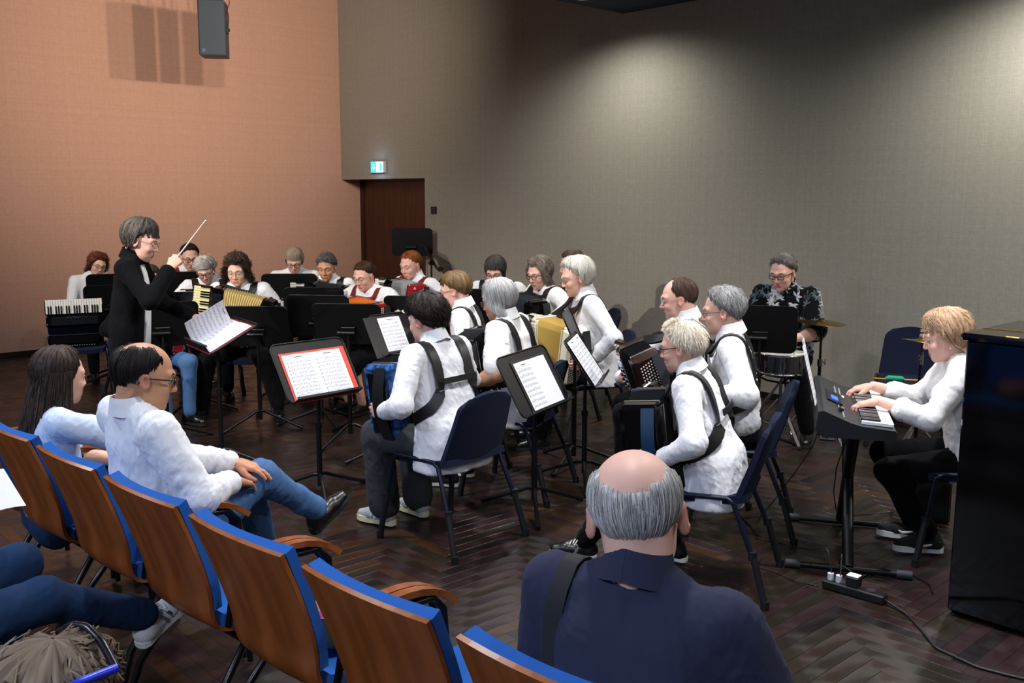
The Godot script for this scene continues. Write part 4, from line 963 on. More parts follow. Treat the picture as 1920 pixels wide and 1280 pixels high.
	for i in 2 * N:
		for j in 8:
			var p: Vector3 = rings[i][j]; var q: Vector3 = rings[i][(j + 1) % 8]; var r: Vector3 = rings[i + 1][(j + 1) % 8]; var s: Vector3 = rings[i + 1][j]
			var nn := (q - p).cross(s - p).normalized()
			var ctr: Vector3 = (rings[i][0] + rings[i][4]) * .5
			if nn.dot(p - ctr) < 0: nn = -nn
			var base := be.v.size()
			for e: Vector3 in [p, q, r, s]: be.vt(e, nn)
			be.tri(base, base + 1, base + 2); be.tri(base, base + 2, base + 3)
	part("bellows", be, vcol("bellows", .6, .3), t, off)
	# shoulder straps round the player
	if o.get("straps", true):
		var pel: Vector3 = P.pel; var sd: Vector3 = P.sd; var xl: Vector3 = P.xl
		var fw := xl.cross(sd)
		var g: float = P.gi * P.sc
		var Q := func(x: float, al: float, z: float) -> Vector3: return pel + xl * x * P.sc + sd * al * P.sc + fw * z * g
		for s: float in [-1.0, 1.0]:
			var top: Vector3 = xf * Vector3(.03 if s > 0 else -.03, H / 2 - .01, -D / 2 + .02)
			var bot: Vector3 = xf * Vector3(.03 if s > 0 else -.05, -H / 2 + .05, -D / 2)
			var pts := [top, Q.call(.115 * s, .43, .105), Q.call(.12 * s, .49, .06), Q.call(.12 * s, .515, .0), Q.call(.12 * s, .49, -.075), Q.call(.12 * s, .42, -.118), Q.call(.125 * s, .32, -.128), Q.call(.145 * s, .23, -.12), Q.call(.185 * s, .17, -.07), Q.call(.2 * s, .13, .02), bot]
			var cu := Curve3D.new()
			for i in pts.size():
				var tan: Vector3 = (pts[mini(i + 1, pts.size() - 1)] - pts[maxi(i - 1, 0)]) * .17
				cu.add_point(pts[i], -tan, tan)
			var sp := []; var wd := []
			var m := 34
			for i in m:
				sp.append(cu.sample_baked(cu.get_baked_length() * i / (m - 1)))
				wd.append(xl)
			if P.get("sdf") != null:
				var sf: SDF = P.sdf
				for i in m:
					for it in 3:
						var pt: Vector3 = sp[i]
						var dv := sf.at(pt)
						if absf(dv) > .09: break
						var gr2 := Vector3(sf.at(pt + Vector3(.01, 0, 0)) - sf.at(pt - Vector3(.01, 0, 0)), sf.at(pt + Vector3(0, .01, 0)) - sf.at(pt - Vector3(0, .01, 0)), sf.at(pt + Vector3(0, 0, .01)) - sf.at(pt - Vector3(0, 0, .01)))
						if gr2.length() < 1e-5: break
						if dv > .011 and (i < 5 or i > m - 4): break
						sp[i] = pt + gr2.normalized() * clampf(.013 - dv, -.03, .03)
				for it in 2:
					for i in range(1, m - 1): sp[i] = sp[i] * .5 + (sp[i - 1] + sp[i + 1]) * .25
			# width direction turns from sideways on the shoulder to along the flank
			for i in m:
				var q := float(i) / (m - 1)
				var tg: Vector3 = (sp[mini(i + 1, m - 1)] - sp[maxi(i - 1, 0)]).normalized()
				var ctr: Vector3 = pel + sd * (sp[i] - pel).dot(sd)
				if q < .55: ctr = Q.call(.12 * s, .38, 0)
				var o2: Vector3 = (sp[i] - ctr).normalized()
				wd[i] = tg.cross(o2).normalized()
				if i > 0 and wd[i].dot(wd[i - 1]) < 0: wd[i] = -wd[i]
			var sm := MB.new()
			sm.ribbon(sp, wd, o.get("sw", .056), .015)
			part("shoulder_strap", sm, M[o.get("strapm", "strap_black")], t, off)
		if o.get("cross", false):
			var sm := MB.new()
			sm.ribbon([Q.call(-.13, .3, -.13), Q.call(-.06, .3, -.138), Q.call(.06, .3, -.138), Q.call(.13, .3, -.13)], sd, .03, .006)
			part("back_strap", sm, M["strap_black"], t, off)
# a seated player with an accordion
func player(at: Vector3, turn_deg: float, label: String, d: Dictionary, alabel: String, o: Dictionary) -> Dictionary:
	var sc: float = d.get("sc", 1.0)
	var lean := deg_to_rad(d.get("lean", 8.0)); var side := deg_to_rad(d.get("side", 0.0))
	var pel := Vector3(0, .555 * sc + d.get("dy", 0.0), 0)
	var sd := Vector3(sin(side), cos(lean) * cos(side), sin(lean)).normalized()
	var H: float = o.get("H", .40); var D: float = o.get("D", .19)
	var ap: Vector3 = o.get("pos", Vector3(-.07, .235, .235))
	var ab := Basis(Vector3.UP, deg_to_rad(o.get("ay", 0.0))) * Basis(Vector3(1, 0, 0), deg_to_rad(d.get("lean", 8.0) * .4 + o.get("ax", 0.0))) * Basis(Vector3(0, 0, 1), deg_to_rad(o.get("az", 0.0)))
	var xf := Transform3D(ab, pel + sd * ap.y * sc + Vector3(ap.x, 0, ap.z) * sc)
	var bf := Basis(Vector3.UP, deg_to_rad(o.get("yaw", 0.0))) * Basis(Vector3(0, 0, 1), -deg_to_rad(o.get("fan", 12.0)))
	var fc := Vector3(.0525 + o.get("open", .16), o.get("drop", -.01), o.get("fwd", 0.0))
	var bx := xf * Transform3D(bf, fc + bf * Vector3(.0525, 0, 0))
	if not d.has("hl"):
		d.hl = bx * Vector3(.088, o.get("handy", -.04), -.07)
		d.hdl = bx.basis * Vector3(-.08, .0, 1); d.hpl = bx.basis * Vector3(1, .15, 0); d.handl = "play"
		d.pl = Vector3(.7, -.75, -.5)
	if not d.has("hr"):
		d.hr = xf * Vector3(-.235, o.get("rhy", -.03), .085)
		d.hdr = xf.basis * Vector3(1, .25, -.12); d.hpr = xf.basis * Vector3(-.1, .25, 1); d.handr = "play"
		d.pr = Vector3(-.9, -.7, -.2)
	var P := person(at, deg_to_rad(turn_deg), label, d)
	accordion(P, xf, alabel, o)
	return P
# ---------------------------------------------------------------- people
var rng := RandomNumberGenerator.new()
var wr: FastNoiseLite            # cloth folds
var lump: FastNoiseLite          # hair locks
var head_sdf := {}
var head_mb := {}
var hand_mb := {}
const SK := Vector3(0, .03, -.012)      # skull centre and radii in head space (y=0 at the eyes)
const SR := Vector3(.074, .087, .098)

func make_heads() -> void:
	for kind: String in ["f", "m"]:
		var ml := 1.0 if kind == "m" else 0.0
		var s := SDF.new(Vector3(-.1, -.165, -.125), Vector3(.1, .13, .13), .004)
		s.ell(SK, SR, .01)
		s.ell(Vector3(0, -.028, .034), Vector3(.061 + .003 * ml, .084, .054), .03)
		s.ell(Vector3(0, -.074, .034), Vector3(.045 + .006 * ml, .042, .05), .03)
		s.ell(Vector3(0, -.102, .067 + .003 * ml), Vector3(.019, .014, .016), .02)
		s.cap(Vector3(0, -.05, -.028), Vector3(0, -.10, -.03), .05 + .006 * ml, .048 + .006 * ml, .02)
		for x: float in [-1.0, 1.0]:
			s.cap(Vector3(0, .018, .088), Vector3(.044 * x, .02, .07), .009, .010, .018)
			s.ell(Vector3(.036 * x, -.034, .064), Vector3(.022, .018, .02), .02)
		for x: float in [-1.0, 1.0]:
			s.ell(Vector3(.031 * x, -.002, .097), Vector3(.021, .013, .015), .012, true)
		s.cap(Vector3(0, .008, .086), Vector3(0, -.034, .103 + .003 * ml), .0065, .0095 + .001 * ml, .008)
		for x: float in [-1.0, 1.0]:
			s.ell(Vector3(.0105 * x, -.037, .095), Vector3(.0075, .007, .010), .006)
		s.cap(Vector3(-.017, -.064, .085), Vector3(.017, -.064, .085), .006, .006, .006)
		s.cap(Vector3(-.014, -.075, .085), Vector3(.014, -.075, .085), .0065, .0065, .006)
		s.cap(Vector3(-.016, -.0695, .0935), Vector3(.016, -.0695, .0935), .0001, .0001, 0.0)
		for x: float in [-1.0, 1.0]:
			var b := Basis(Vector3.UP, .35 * x) * Basis(Vector3(1, 0, 0), -.15)
			s.ell(Vector3(.078 * x, -.01, -.008), Vector3(.009, .032, .02), .004, false, b)
			s.ell(Vector3(.087 * x, -.006, -.003), Vector3(.007, .018, .011), .003, true, b)
		var mb := MB.new()
		s.to(mb)
		head_sdf[kind] = s; head_mb[kind] = mb
func surf_z(s: SDF, x: float, y: float) -> float:
	var z := .125
	while z > 0.0:
		if s.at(Vector3(x, y, z)) < 0.0: return z
		z -= .001
	return .08

# hand space: wrist at origin, fingers along +Z, palm faces -Y, thumb on -X (a left hand)
func make_hands() -> void:
	var poses := {"play": [.35, .55, .5], "grip": [1.15, 1.5, .9], "rest": [.2, .3, .2]}
	for nm: String in poses:
		var b: Array = poses[nm]
		var s := SDF.new(Vector3(-.085, -.11, -.03), Vector3(.06, .04, .2), .0042)
		s.cap(Vector3(0, 0, -.02), Vector3(0, -.001, .03), .024, .026, .01, Vector3(.9, 1.25, 1))
		var fx := [-.03, -.01, .01, .029]
		var fl := [.068, .077, .071, .055]
		for i in 4:
			var k := Vector3(fx[i], .002 - absf(fx[i]) * .12, .092 - .008 * absf(i - 1.0))
			s.cap(Vector3(fx[i] * .6, 0, .02), k, .015, .0125, .012)
			var a: float = b[0] * (1.0 + .06 * i); var p := k
			var r := .0098 - .0006 * absf(i - 1.0)
			for j in 3:
				var l: float = fl[i] * [.45, .31, .26][j]
				var q := p + Vector3((i - 1.4) * .04 * l, -sin(a), cos(a)).normalized() * l
				s.cap(p, q, r, r * .92, .003)
				r *= .92; p = q
				if j < 2: a += b[1 + j]
		var t0 := Vector3(-.02, -.006, .02); var t1 := Vector3(-.042, -.018, .052)
		var t2 := Vector3(-.05, -.03, .082) if nm != "grip" else Vector3(-.032, -.045, .085)
		var t3 := t2 + (Vector3(.006, -.008, .026) if nm != "grip" else Vector3(.026, -.012, .016))
		s.cap(t0, t1, .016, .0135, .008); s.cap(t1, t2, .0125, .0108, .004); s.cap(t2, t3, .0105, .009, .004)
		var mb := MB.new()
		s.to(mb)
		hand_mb[nm] = mb

func ik(a: Vector3, t: Vector3, l1: float, l2: float, pole: Vector3) -> Array:
	var d := t - a
	var L := clampf(d.length(), .05, (l1 + l2) * .995)
	var u := d.normalized()
	var e := a + u * L
	var x := (l1 * l1 - l2 * l2 + L * L) / (2.0 * L)
	var h := sqrt(maxf(l1 * l1 - x * x, 0.0))
	var w := (pole - u * pole.dot(u)).normalized()
	return [a + u * x + w * h, e]

class Hair:
	var vol := .012; var ln := 0.0; var front := .075; var op := 48.0; var frg := 0.0; var side := .75
	var flare := 0.0; var tuck := .18; var curl := .05; var lf := 1.0; var lock := .004; var back := 0.0
	var bald: Array = []
	var n: FastNoiseLite
	func _init(st: Dictionary, ns: FastNoiseLite) -> void:
		n = ns
		vol = st.get("vol", vol); ln = st.get("len", ln); front = st.get("front", front); op = st.get("open", op); frg = st.get("fringe", frg); side = st.get("side", side)
		flare = st.get("flare", flare); tuck = st.get("tuck", tuck); curl = st.get("curl", curl); lf = st.get("lf", lf); lock = st.get("lock", lock); back = st.get("back", back)
		bald = st.get("bald", bald)
	func line(a: float) -> float:
		if a < 35.0: return front - .003 * a / 35.0
		if a < 58.0: return lerpf(front - .003, front - .03, (a - 35.0) / 23.0)
		if a < 78.0: return lerpf(front - .03, .015, (a - 58.0) / 20.0)
		if a < 92.0: return lerpf(.015, -.012, (a - 78.0) / 14.0)
		if a < 112.0: return lerpf(-.012, -.03, (a - 92.0) / 20.0)
		if a < 140.0: return lerpf(-.03, -.065, (a - 112.0) / 28.0)
		return lerpf(-.065, -.08, (a - 140.0) / 40.0)
	func mask(d: Vector3) -> float:
		var m := 1.0
		for b: Array in bald:
			var ang := rad_to_deg(d.angle_to(b[0])) * (1.0 + .10 * n.get_noise_3d(d.x * 300.0, d.y * 300.0, d.z * 300.0))
			m = minf(m, smoothstep(float(b[1]) * .88, float(b[1]) * 1.12, ang))
		return m
	# point of the hair's outer surface at azimuth th (0 = front, + = left), t 0..1 from crown to rim
	func at(th: float, t: float, extra := 0.0) -> Vector3:
		var a := rad_to_deg(absf(th))
		var y1 := line(a) + .007 * n.get_noise_2d(th * 500.0, 7.0)
		var e1 := asin(clampf((y1 - SK.y) / SR.y, -.98, .98))
		var hang := 0.0
		if ln > 0.0: hang = ln * smoothstep(op, op + 22.0, a)
		var fr := .62 if ln > 0.0 else 1.0
		var tt := minf(t / fr, 1.0)
		var e := lerpf(PI / 2 - .02, e1, tt)
		var d := Vector3(cos(e) * sin(th), sin(e), cos(e) * cos(th))
		var fnt := 1.0 - smoothstep(40.0, 62.0, a)
		var thick := vol * lerpf(1.0, side, tt * tt * (1.0 - fnt * .5))
		if hang < .02: thick = lerpf(thick, (.003 if frg > 0.0 and fnt > .5 else -.004), smoothstep(.72, 1.0, tt))
		var mk := 1.0
		if bald.size() > 0:
			mk = mask(d)
			thick = lerpf(-.007, thick, mk)
			if mk < .5: extra = minf(extra, -.003)
		var p := SK + SR * d + (d / SR).normalized() * (thick + extra)
		if frg > 0.0 and tt > .75 and fnt > 0.0:
			p += Vector3(0, -frg * (1.0 + .5 * n.get_noise_2d(th * 700.0, 3.0)), .012) * ((tt - .75) / .25) * fnt
		if t > fr and hang > 0.0:
			var u := (t - fr) / (1.0 - fr)
			p += Vector3(0, -hang * u * (1.0 + .12 * n.get_noise_2d(th * 600.0, 11.0)), 0) + Vector3(sin(th), 0, cos(th)) * (flare * sin(u * PI * .8) + extra * .3) - Vector3(0, 0, .012 * u + back * smoothstep(.1, .6, u))
			p.x *= 1.0 - tuck * u * u
		p += Vector3(p.x, (p.y - SK.y) * .5, p.z).normalized() * n.get_noise_3d(th * 300.0 * lf, t * 40.0 * curl, p.y * 1400.0 * curl) * lock * 2.0 * mk * smoothstep(.0, .3, tt)
		return p
func make_hair(st: Dictionary, c0: Color, c1: Color, seed_: int) -> MB:
	rng.seed = seed_
	var H := Hair.new(st, lump)
	var mb := MB.new()
	var nu := 84; var nv := 17
	var P := PackedVector3Array()
	for j in nv + 1:
		for i in nu: P.append(H.at(-PI + TAU * i / nu, float(j) / nv))
	var b := 0
	for j in nv + 1:
		for i in nu:
			var du := P[j * nu + (i + 1) % nu] - P[j * nu + (i + nu - 1) % nu]
			var dv := P[mini(j + 1, nv) * nu + i] - P[maxi(j - 1, 0) * nu + i]
			var nn := dv.cross(du).normalized()
			if nn.dot(P[j * nu + i] - SK + Vector3(0, .02, 0)) < 0.0: nn = -nn
			mb.col = c0.lerp(c1, clampf(.5 + .8 * lump.get_noise_2d(i * 90.0 + seed_, j * 8.0), 0, 1))
			mb.vt(P[j * nu + i], nn)
	for j in nv:
		for i in nu:
			var a := j * nu + i; var d := j * nu + (i + 1) % nu
			mb.tri(a, d, d + nu); mb.tri(a, d + nu, a + nu)
	var cnt: int = int(st.get("n", 650))
	var spike: float = st.get("spike", 0.0)
	var wav: float = st.get("wave", 0.0)
	var tl: float = st.get("tl", .45)
	for q in cnt:
		var th := rng.randf_range(-PI, PI)
		var t0 := sqrt(rng.randf()) * .92
		if st.has("bald"):
			var sp := (H.at(th, t0) - SK) / SR
			if H.mask(sp.normalized()) < .55: continue
		var len_ := tl * rng.randf_range(.6, 1.2)
		var dr: float = st.get("drift", 0.0) + rng.randf_range(-.25, .25)
		var ex := rng.randf_range(.0, .004)
		var ph := rng.randf() * TAU
		var pts := []
		var m := 6 if wav > 0.0 else 5
		for s in m:
			var u := float(s) / (m - 1)
			var t := minf(t0 + len_ * u, 1.02)
			var p := H.at(th + dr * len_ * u + wav * sin(u * 9.0 + ph), minf(t, 1.0), ex + wav * .05 * cos(u * 11.0 + ph))
			if spike > 0.0:
				var w := (H.at(th, t0, .02) - H.at(th, t0)).normalized()
				p = H.at(th, t0) + (w * spike + (p - H.at(th, t0)) * .8) * u
			pts.append(p)
		if (pts[0] - pts[m - 1]).length() < .004: continue
		mb.col = c0.lerp(c1, rng.randf()) * rng.randf_range(.7, 1.3)
		var r: float = rng.randf_range(.0009, .0021) * st.get("thick", 1.0)
		var rr := []
		for s in m: rr.append(r * (1.0 - .8 * float(s) / (m - 1)))
		var base := mb.v.size()
		# three-sided strand
		for s in m:
			var tg: Vector3 = (pts[mini(s + 1, m - 1)] - pts[maxi(s - 1, 0)]).normalized()
			var o: Vector3 = (pts[s] - SK).normalized()
			var sd := tg.cross(o).normalized()
			var up := sd.cross(tg).normalized()
			if up.dot(o) < 0.0: up = -up
			mb.vt(pts[s] + sd * rr[s], (sd * .6 + up).normalized()); mb.vt(pts[s] + up * rr[s], up); mb.vt(pts[s] - sd * rr[s], (up - sd * .6).normalized())
		for s in m - 1:
			var a := base + s * 3
			mb.tri(a, a + 1, a + 4); mb.tri(a, a + 4, a + 3)
			mb.tri(a + 1, a + 2, a + 5); mb.tri(a + 1, a + 5, a + 4)
	return mb

func limb_mesh(mb: MB, pts: Array, rad: Array, cell: float, k := .02) -> void:
	var mn: Vector3 = pts[0]; var mx: Vector3 = pts[0]
	var rm := 0.0
	for r: float in rad: rm = maxf(rm, r)
	for p: Vector3 in pts: mn = mn.min(p); mx = mx.max(p)
	var s := SDF.new(mn - Vector3.ONE * (rm + .02), mx + Vector3.ONE * (rm + .02), cell)
	for i in pts.size() - 1: s.cap(pts[i], pts[i + 1], rad[i], rad[i + 1], k)
	s.to(mb)

# eyes, lids, brows in head space, appended to the body
func face_bits(mb: MB, xf: Transform3D, d: Dictionary, kind: String, skin: Color) -> void:
	var s: SDF = head_sdf[kind]
	var t := MB.new()
	var look: float = d.get("lid", .55)          # 0 open, 1 closed
	for x: float in [-1.0, 1.0]:
		var ct := Vector3(.031 * x, -.001, .0765)
		t.col = lin("d8d0c8")
		t.ball(ct, Vector3.ONE * .0122, 12, 8)
		t.col = lin("3a2c22")
		var id := Vector3(0, -.25 * look, 1).normalized()
		t.ball(ct + id * .0082, Vector3(.0055, .0055, .0045), 10, 6)
		# lids as caps of a slightly larger ball
		for up: float in [1.0, -1.0]:
			var e0: float = (.55 - 1.0 * look) if up > 0.0 else -.62 - .05 * look
			var base := t.v.size()
			for j in 5:
				var e := lerpf(e0, PI / 2 * up, j / 4.0)
				t.col = skin * .92 if j > 0 else lin("2a1d18")
				for i in 11:
					var a := lerpf(-1.5, 1.5, i / 10.0)
					var dd := Vector3(cos(e) * sin(a), sin(e), cos(e) * cos(a))
					t.vt(ct + dd * .0134, dd)
			for j in 4:
				for i in 10:
					var q := base + j * 11 + i
					t.tri(q, q + 1, q + 12); t.tri(q, q + 12, q + 11)
		t.col = lin(d.get("brow", "4a3a30"))
		var bp := []
		for i in 5:
			var bx := lerpf(.014, .05, i / 4.0)
			var by := .0205 + .005 * sin(i / 4.0 * PI) - .002 * (i / 4.0)
			bp.append(Vector3(bx * x, by, surf_z(s, bx * x, by) - .001))
		t.tube(bp, [.0022, .0034, .0034, .0028, .0012], 6, Vector3.UP, 1.0)
	mb.append(t, xf)

func head_to(mb: MB, xf: Transform3D, kind: String, skin: Color, red: Color, lip: Color) -> void:
	var o: MB = head_mb[kind]
	var base := mb.v.size()
	mb.append(o, xf)
	for i in o.v.size():
		var p := o.v[i]
		var c := skin
		if absf(p.x) > .076 and p.y > -.045 and p.y < .03: c = skin.lerp(red, .55)
		var ch := exp(-((absf(p.x) - .04) ** 2 + (p.y + .035) ** 2) / .0006) if p.z > .03 else 0.0
		c = c.lerp(red, ch * .3)
		var ns := exp(-((p.x) ** 2 + (p.y + .035) ** 2) / .0003) if p.z > .09 else 0.0
		c = c.lerp(red, ns * .5)
		if p.z > .07:
			var l := (p.x / .025) ** 2 + ((p.y + .0695) / .012) ** 2
			if l < 1.3: c = c.lerp(lip, clampf(1.5 * (1.3 - l), 0, .6))
			if absf(p.y + .0695) < .0022 and absf(p.x) < .021: c = lip * .6
		mb.c[base + i] = c

func make_glasses(parent: Node3D, xf: Transform3D, hex: String, rim := .0016, shape := 0) -> void:
	var f := MB.new()
	var key := "frame" + hex
	var zf := .101
	var ring := func(x: float) -> Array:
		var a := []
		for i in 17:
			var t := TAU * i / 16
			var c := cos(t); var s := sin(t)
			var px := signf(c) * pow(absf(c), .7) * .0225; var py := signf(s) * pow(absf(s), .7) * (.0155 if shape == 0 else .0125)
			a.append(xf * Vector3(.0325 * x + px, -.003 + py, zf - .35 * pow(absf(.0325 * x + px) - .01, 2.0) * 8.0))
		return a
	for x: float in [-1.0, 1.0]:
		f.tube(ring.call(x), rim, 6)
		f.tube([xf * Vector3(.055 * x, .006, zf - .007), xf * Vector3(.072 * x, .006, .06), xf * Vector3(.079 * x, .004, -.01), xf * Vector3(.079 * x, -.02, -.03)], rim, 6)
	f.tube([xf * Vector3(-.0105, 0, zf), xf * Vector3(0, .004, zf + .003), xf * Vector3(.0105, 0, zf)], rim, 6)
	var g := part("glasses", f, std(key, hex, .3, .2 if hex != "b8b4ae" else .9), parent)
	var lm := std("lens", "cfd8e0", .02)
	lm.transparency = BaseMaterial3D.TRANSPARENCY_ALPHA
	lm.albedo_color.a = .12
	for x: float in [-1.0, 1.0]:
		var l := MB.new()
		var r: Array = ring.call(x)
		var c: Vector3 = Vector3.ZERO
		for i in 16: c += r[i] / 16.0
		for i in 16: l.tri3(c, r[i], r[i + 1], xf.basis * Vector3(0, 0, 1))
		part("lens", l, lm, g)

const SKINS := {"fair": ["e0b09a", "c9806c", "b0655c"], "tan": ["c4906f", "b5745a", "9a5a4c"], "pink": ["e2b3a0", "d0806f", "b5685f"]}

# d: pose and looks; returns the local frame data other builders need
func person(at: Vector3, turn: float, label: String, d: Dictionary) -> Dictionary:
	var sc: float = d.get("sc", 1.0)
	var root := thing("person", label, "person", at, turn)
	if d.has("group"): root.set_meta("group", d.group)
	var cell: float = d.get("cell", .013)
	var stand: bool = d.get("stand", false)
	var lean := deg_to_rad(d.get("lean", 8.0))
	var side := deg_to_rad(d.get("side", 0.0))
	var pel := Vector3(0, (.93 if stand else .555) , 0) * sc
	pel.y += d.get("dy", 0.0)
	var sd := Vector3(sin(side), cos(lean) * cos(side), sin(lean)).normalized()
	var gi: float = d.get("girth", 1.07)
	var sw: float = d.get("sw", .184) * sc
	var tl := .5 * sc
	var chest := pel + sd * (.30 * sc)
	var nb := pel + sd * tl
	var twist := deg_to_rad(d.get("twist", 0.0))
	var xl := Vector3(cos(twist), -sin(side), -sin(twist)).normalized()
	var shL := pel + sd * (.452 * sc) + xl * sw
	var shR := pel + sd * (.452 * sc) - xl * sw
	var hd: Vector3 = d.get("head", Vector3(12, 0, 0))     # pitch down, yaw left, roll
	var hb := Basis(Vector3.UP, deg_to_rad(hd.y)) * Basis(Vector3(1, 0, 0), deg_to_rad(hd.x)) * Basis(Vector3(0, 0, 1), deg_to_rad(hd.z))
	var hs: float = d.get("hs", 1.0) * sc
	var hsc: Vector3 = d.get("hscale", Vector3.ONE) * hs
	var hc := nb + sd * (.03 * sc) + hb * Vector3(0, d.get("nk", .100), .03) * hs
	var hx := Transform3D(hb * Basis.from_scale(hsc), hc)
	var tones: Array = SKINS[d.get("skin", "fair")]
	var skin := lin(tones[0]); var red := lin(tones[1]); var lip := lin(d.get("lip", tones[2]))
	# limbs
	var la := .285 * sc; var fa := .25 * sc
	var hL: Vector3 = d.get("hl", Vector3(.2, .6, .35)); var hR: Vector3 = d.get("hr", Vector3(-.2, .6, .35))
	var kL: Array = ik(shL, hL, la, fa, d.get("pl", Vector3(.5, -1, -.4))); var kR: Array = ik(shR, hR, la, fa, d.get("pr", Vector3(-.5, -1, -.4)))
	hL = kL[1]; hR = kR[1]
	var hipL := pel + Vector3(.09, -.03, .0) * sc; var hipR := pel + Vector3(-.09, -.03, .0) * sc
	var fL: Vector3 = d.get("fl", Vector3(.12, .09, .42) if not stand else Vector3(.1, .09, 0)); var fR: Vector3 = d.get("fr", Vector3(-.12, .09, .42) if not stand else Vector3(-.1, .09, 0))
	var tL: Array = ik(hipL, fL, .425 * sc, .42 * sc, d.get("kpl", Vector3(.12, .5, 1))); var tR: Array = ik(hipR, fR, .425 * sc, .42 * sc, d.get("kpr", Vector3(-.12, .5, 1)))
	fL = tL[1]; fR = tR[1]
	var sleeve: float = d.get("sleeve", 1.0)       # 1 = to the wrist, .5 elbow, .35 short
	# ---- body (skin)
	var body := MB.new()
	body.col = skin
	head_to(body, hx, d.get("kind", "f"), skin, red, lip)
	if d.get("face", true): face_bits(body, hx, d, d.get("kind", "f"), skin)
	var nt := hx * Vector3(0, -.075, -.028)
	body.col = skin
	limb_mesh(body, [nt, nb + sd * .01 * sc, nb - sd * .07 * sc], [(.054 if d.get("kind", "f") == "m" else .047) * hs, (.058 if d.get("kind", "f") == "m" else .052) * sc, .04 * sc], .011)
	body.tube([chest, pel], [.08, .08], 8)
	body.tube([kL[0], shL, chest + sd * .1 * sc, shR, kR[0]], [.032, .035, .05, .035, .032], 8)
	if d.get("legs", true): body.tube([fL, tL[0], hipL, hipR, tR[0], fR], [.03, .04, .05, .05, .04, .03], 8)
	for e: Array in [[shL, kL[0], hL, 1.0, "l"], [shR, kR[0], hR, -1.0, "r"]]:
		body.col = skin
		var a0: Vector3 = e[1] if sleeve > .49 else (e[0] as Vector3).lerp(e[1], maxf(sleeve * 1.6, .1))
		if sleeve > .8: a0 = (e[1] as Vector3).lerp(e[2], .5)
		var arr := [a0, e[2]]; var rr := [.042 * sc * gi, .027 * sc]
		if sleeve > .8: rr = [.034 * sc, .026 * sc]
		elif sleeve <= .49:
			arr = [a0, e[1], (e[1] as Vector3).lerp(e[2], .35), e[2]]; rr = [.05 * sc * gi, .04 * sc * gi, .042 * sc * gi, .027 * sc]
		limb_mesh(body, arr, rr, .010)
		if d.get("hands", true):
			var dirk: Vector3 = d.get("hd" + e[4], ((e[2] as Vector3) - (e[1] as Vector3))).normalized()
			var pn: Vector3 = d.get("hp" + e[4], Vector3(0, 1, 0))     # back of the hand
			pn = (pn - dirk * pn.dot(dirk)).normalized()
			var hxn := Basis(pn.cross(dirk), pn, dirk) * Basis.from_scale(Vector3(e[3], 1, 1) * sc * .97)
			var pose: String = d.get("hand" + e[4], "play")
			body.append(hand_mb[pose], Transform3D(hxn, (e[2] as Vector3) + dirk * .012), skin.lerp(red, .35))
	var shoe: Dictionary = d.get("shoe", {})
	if d.get("legs", true):
		for e: Array in [[tL[0], fL], [tR[0], fR]]:
			body.col = skin
			var top: Vector3 = (e[0] as Vector3).lerp(e[1], 1.0 - d.get("bare", .2))
			limb_mesh(body, [top, e[1]], [.046 * sc if d.get("bare", .2) > .3 else .036, .035], .012)
	var skm := vcol("skin", .48, .4)
	skm.subsurf_scatter_enabled = true; skm.subsurf_scatter_strength = .12
	part("body", body, skm, root)
	var tsdf: SDF = null
	# ---- top
	var off := at * 3.0
	if d.get("top", "") != "":
		var mb := MB.new()
		var tc: float = cell * .9
		var mn := pel.min(hL).min(hR).min(kL[0]).min(kR[0]).min(nb) - Vector3.ONE * .26
		var mx := nb.max(hL).max(hR).max(kL[0]).max(kR[0]).max(pel) + Vector3.ONE * .2
		var s := SDF.new(mn, mx, tc)
		var wx := xl
		var fz := Vector3(1, 1, 1.22)
		var g0: float = gi * sc
		# trunk: left and right columns, belly, shoulders
		for x: float in [-1.0, 1.0]:
			s.cap(pel + Vector3(.065 * x * sc, .04, 0), pel + sd * .2 * sc + wx * .06 * x * sc, .125 * g0, .118 * g0, .05, fz)
			s.cap(pel + sd * .2 * sc + wx * .06 * x * sc, pel + sd * .36 * sc + wx * .072 * x * sc, .118 * g0, .112 * (.5 * gi + .5) * sc, .05, fz)
		s.cap(pel + sd * .3 * sc, nb - sd * .025 * sc, .1 * sc, .058 * sc, .05, fz)
		s.cap(shL - xl * .03 * sc - sd * .015, nb + sd * .0 * sc + xl * .03, .058 * sc, .05 * sc, .05)
		s.cap(shR + xl * .03 * sc - sd * .015, nb + sd * .0 * sc - xl * .03, .058 * sc, .05 * sc, .05)
		if d.get("bust", 0.0) > 0.0:
			for x: float in [-1.0, 1.0]: s.ell(chest + xl * .075 * x + Vector3(0, .01, .085) * sc, Vector3.ONE * (.065 + d.bust), .05)
		if d.get("belly", 0.0) > 0.0: s.ell(pel + sd * .1 + Vector3(0, 0, .05), Vector3(.13, .13, .1) * (1.0 + d.belly), .06)
		for e: Array in [[shL, kL[0], hL], [shR, kR[0], hR]]:
			var up: Vector3 = e[1]
			if sleeve <= .49:
				up = (e[0] as Vector3).lerp(e[1], sleeve * 2.0)
				s.cap(e[0], up, .06 * sc * gi, d.get("cuffr", .064) * sc * gi, .03)
			else:
				s.cap(e[0], up, .057 * sc * gi, .05 * sc * gi, .035)
				var wpt: Vector3 = (e[1] as Vector3).lerp(e[2], (sleeve - .5) * 2.0 * .93)
				s.cap(e[1], wpt, .053 * sc * gi, d.get("cuffr", .043) * sc, .03)
				if d.get("cuff", false):
					var c0: Vector3 = (e[1] as Vector3).lerp(e[2], (sleeve - .5) * 2.0 * .93 - .2)
					s.cap(c0, wpt, .049 * sc, .049 * sc, .004)
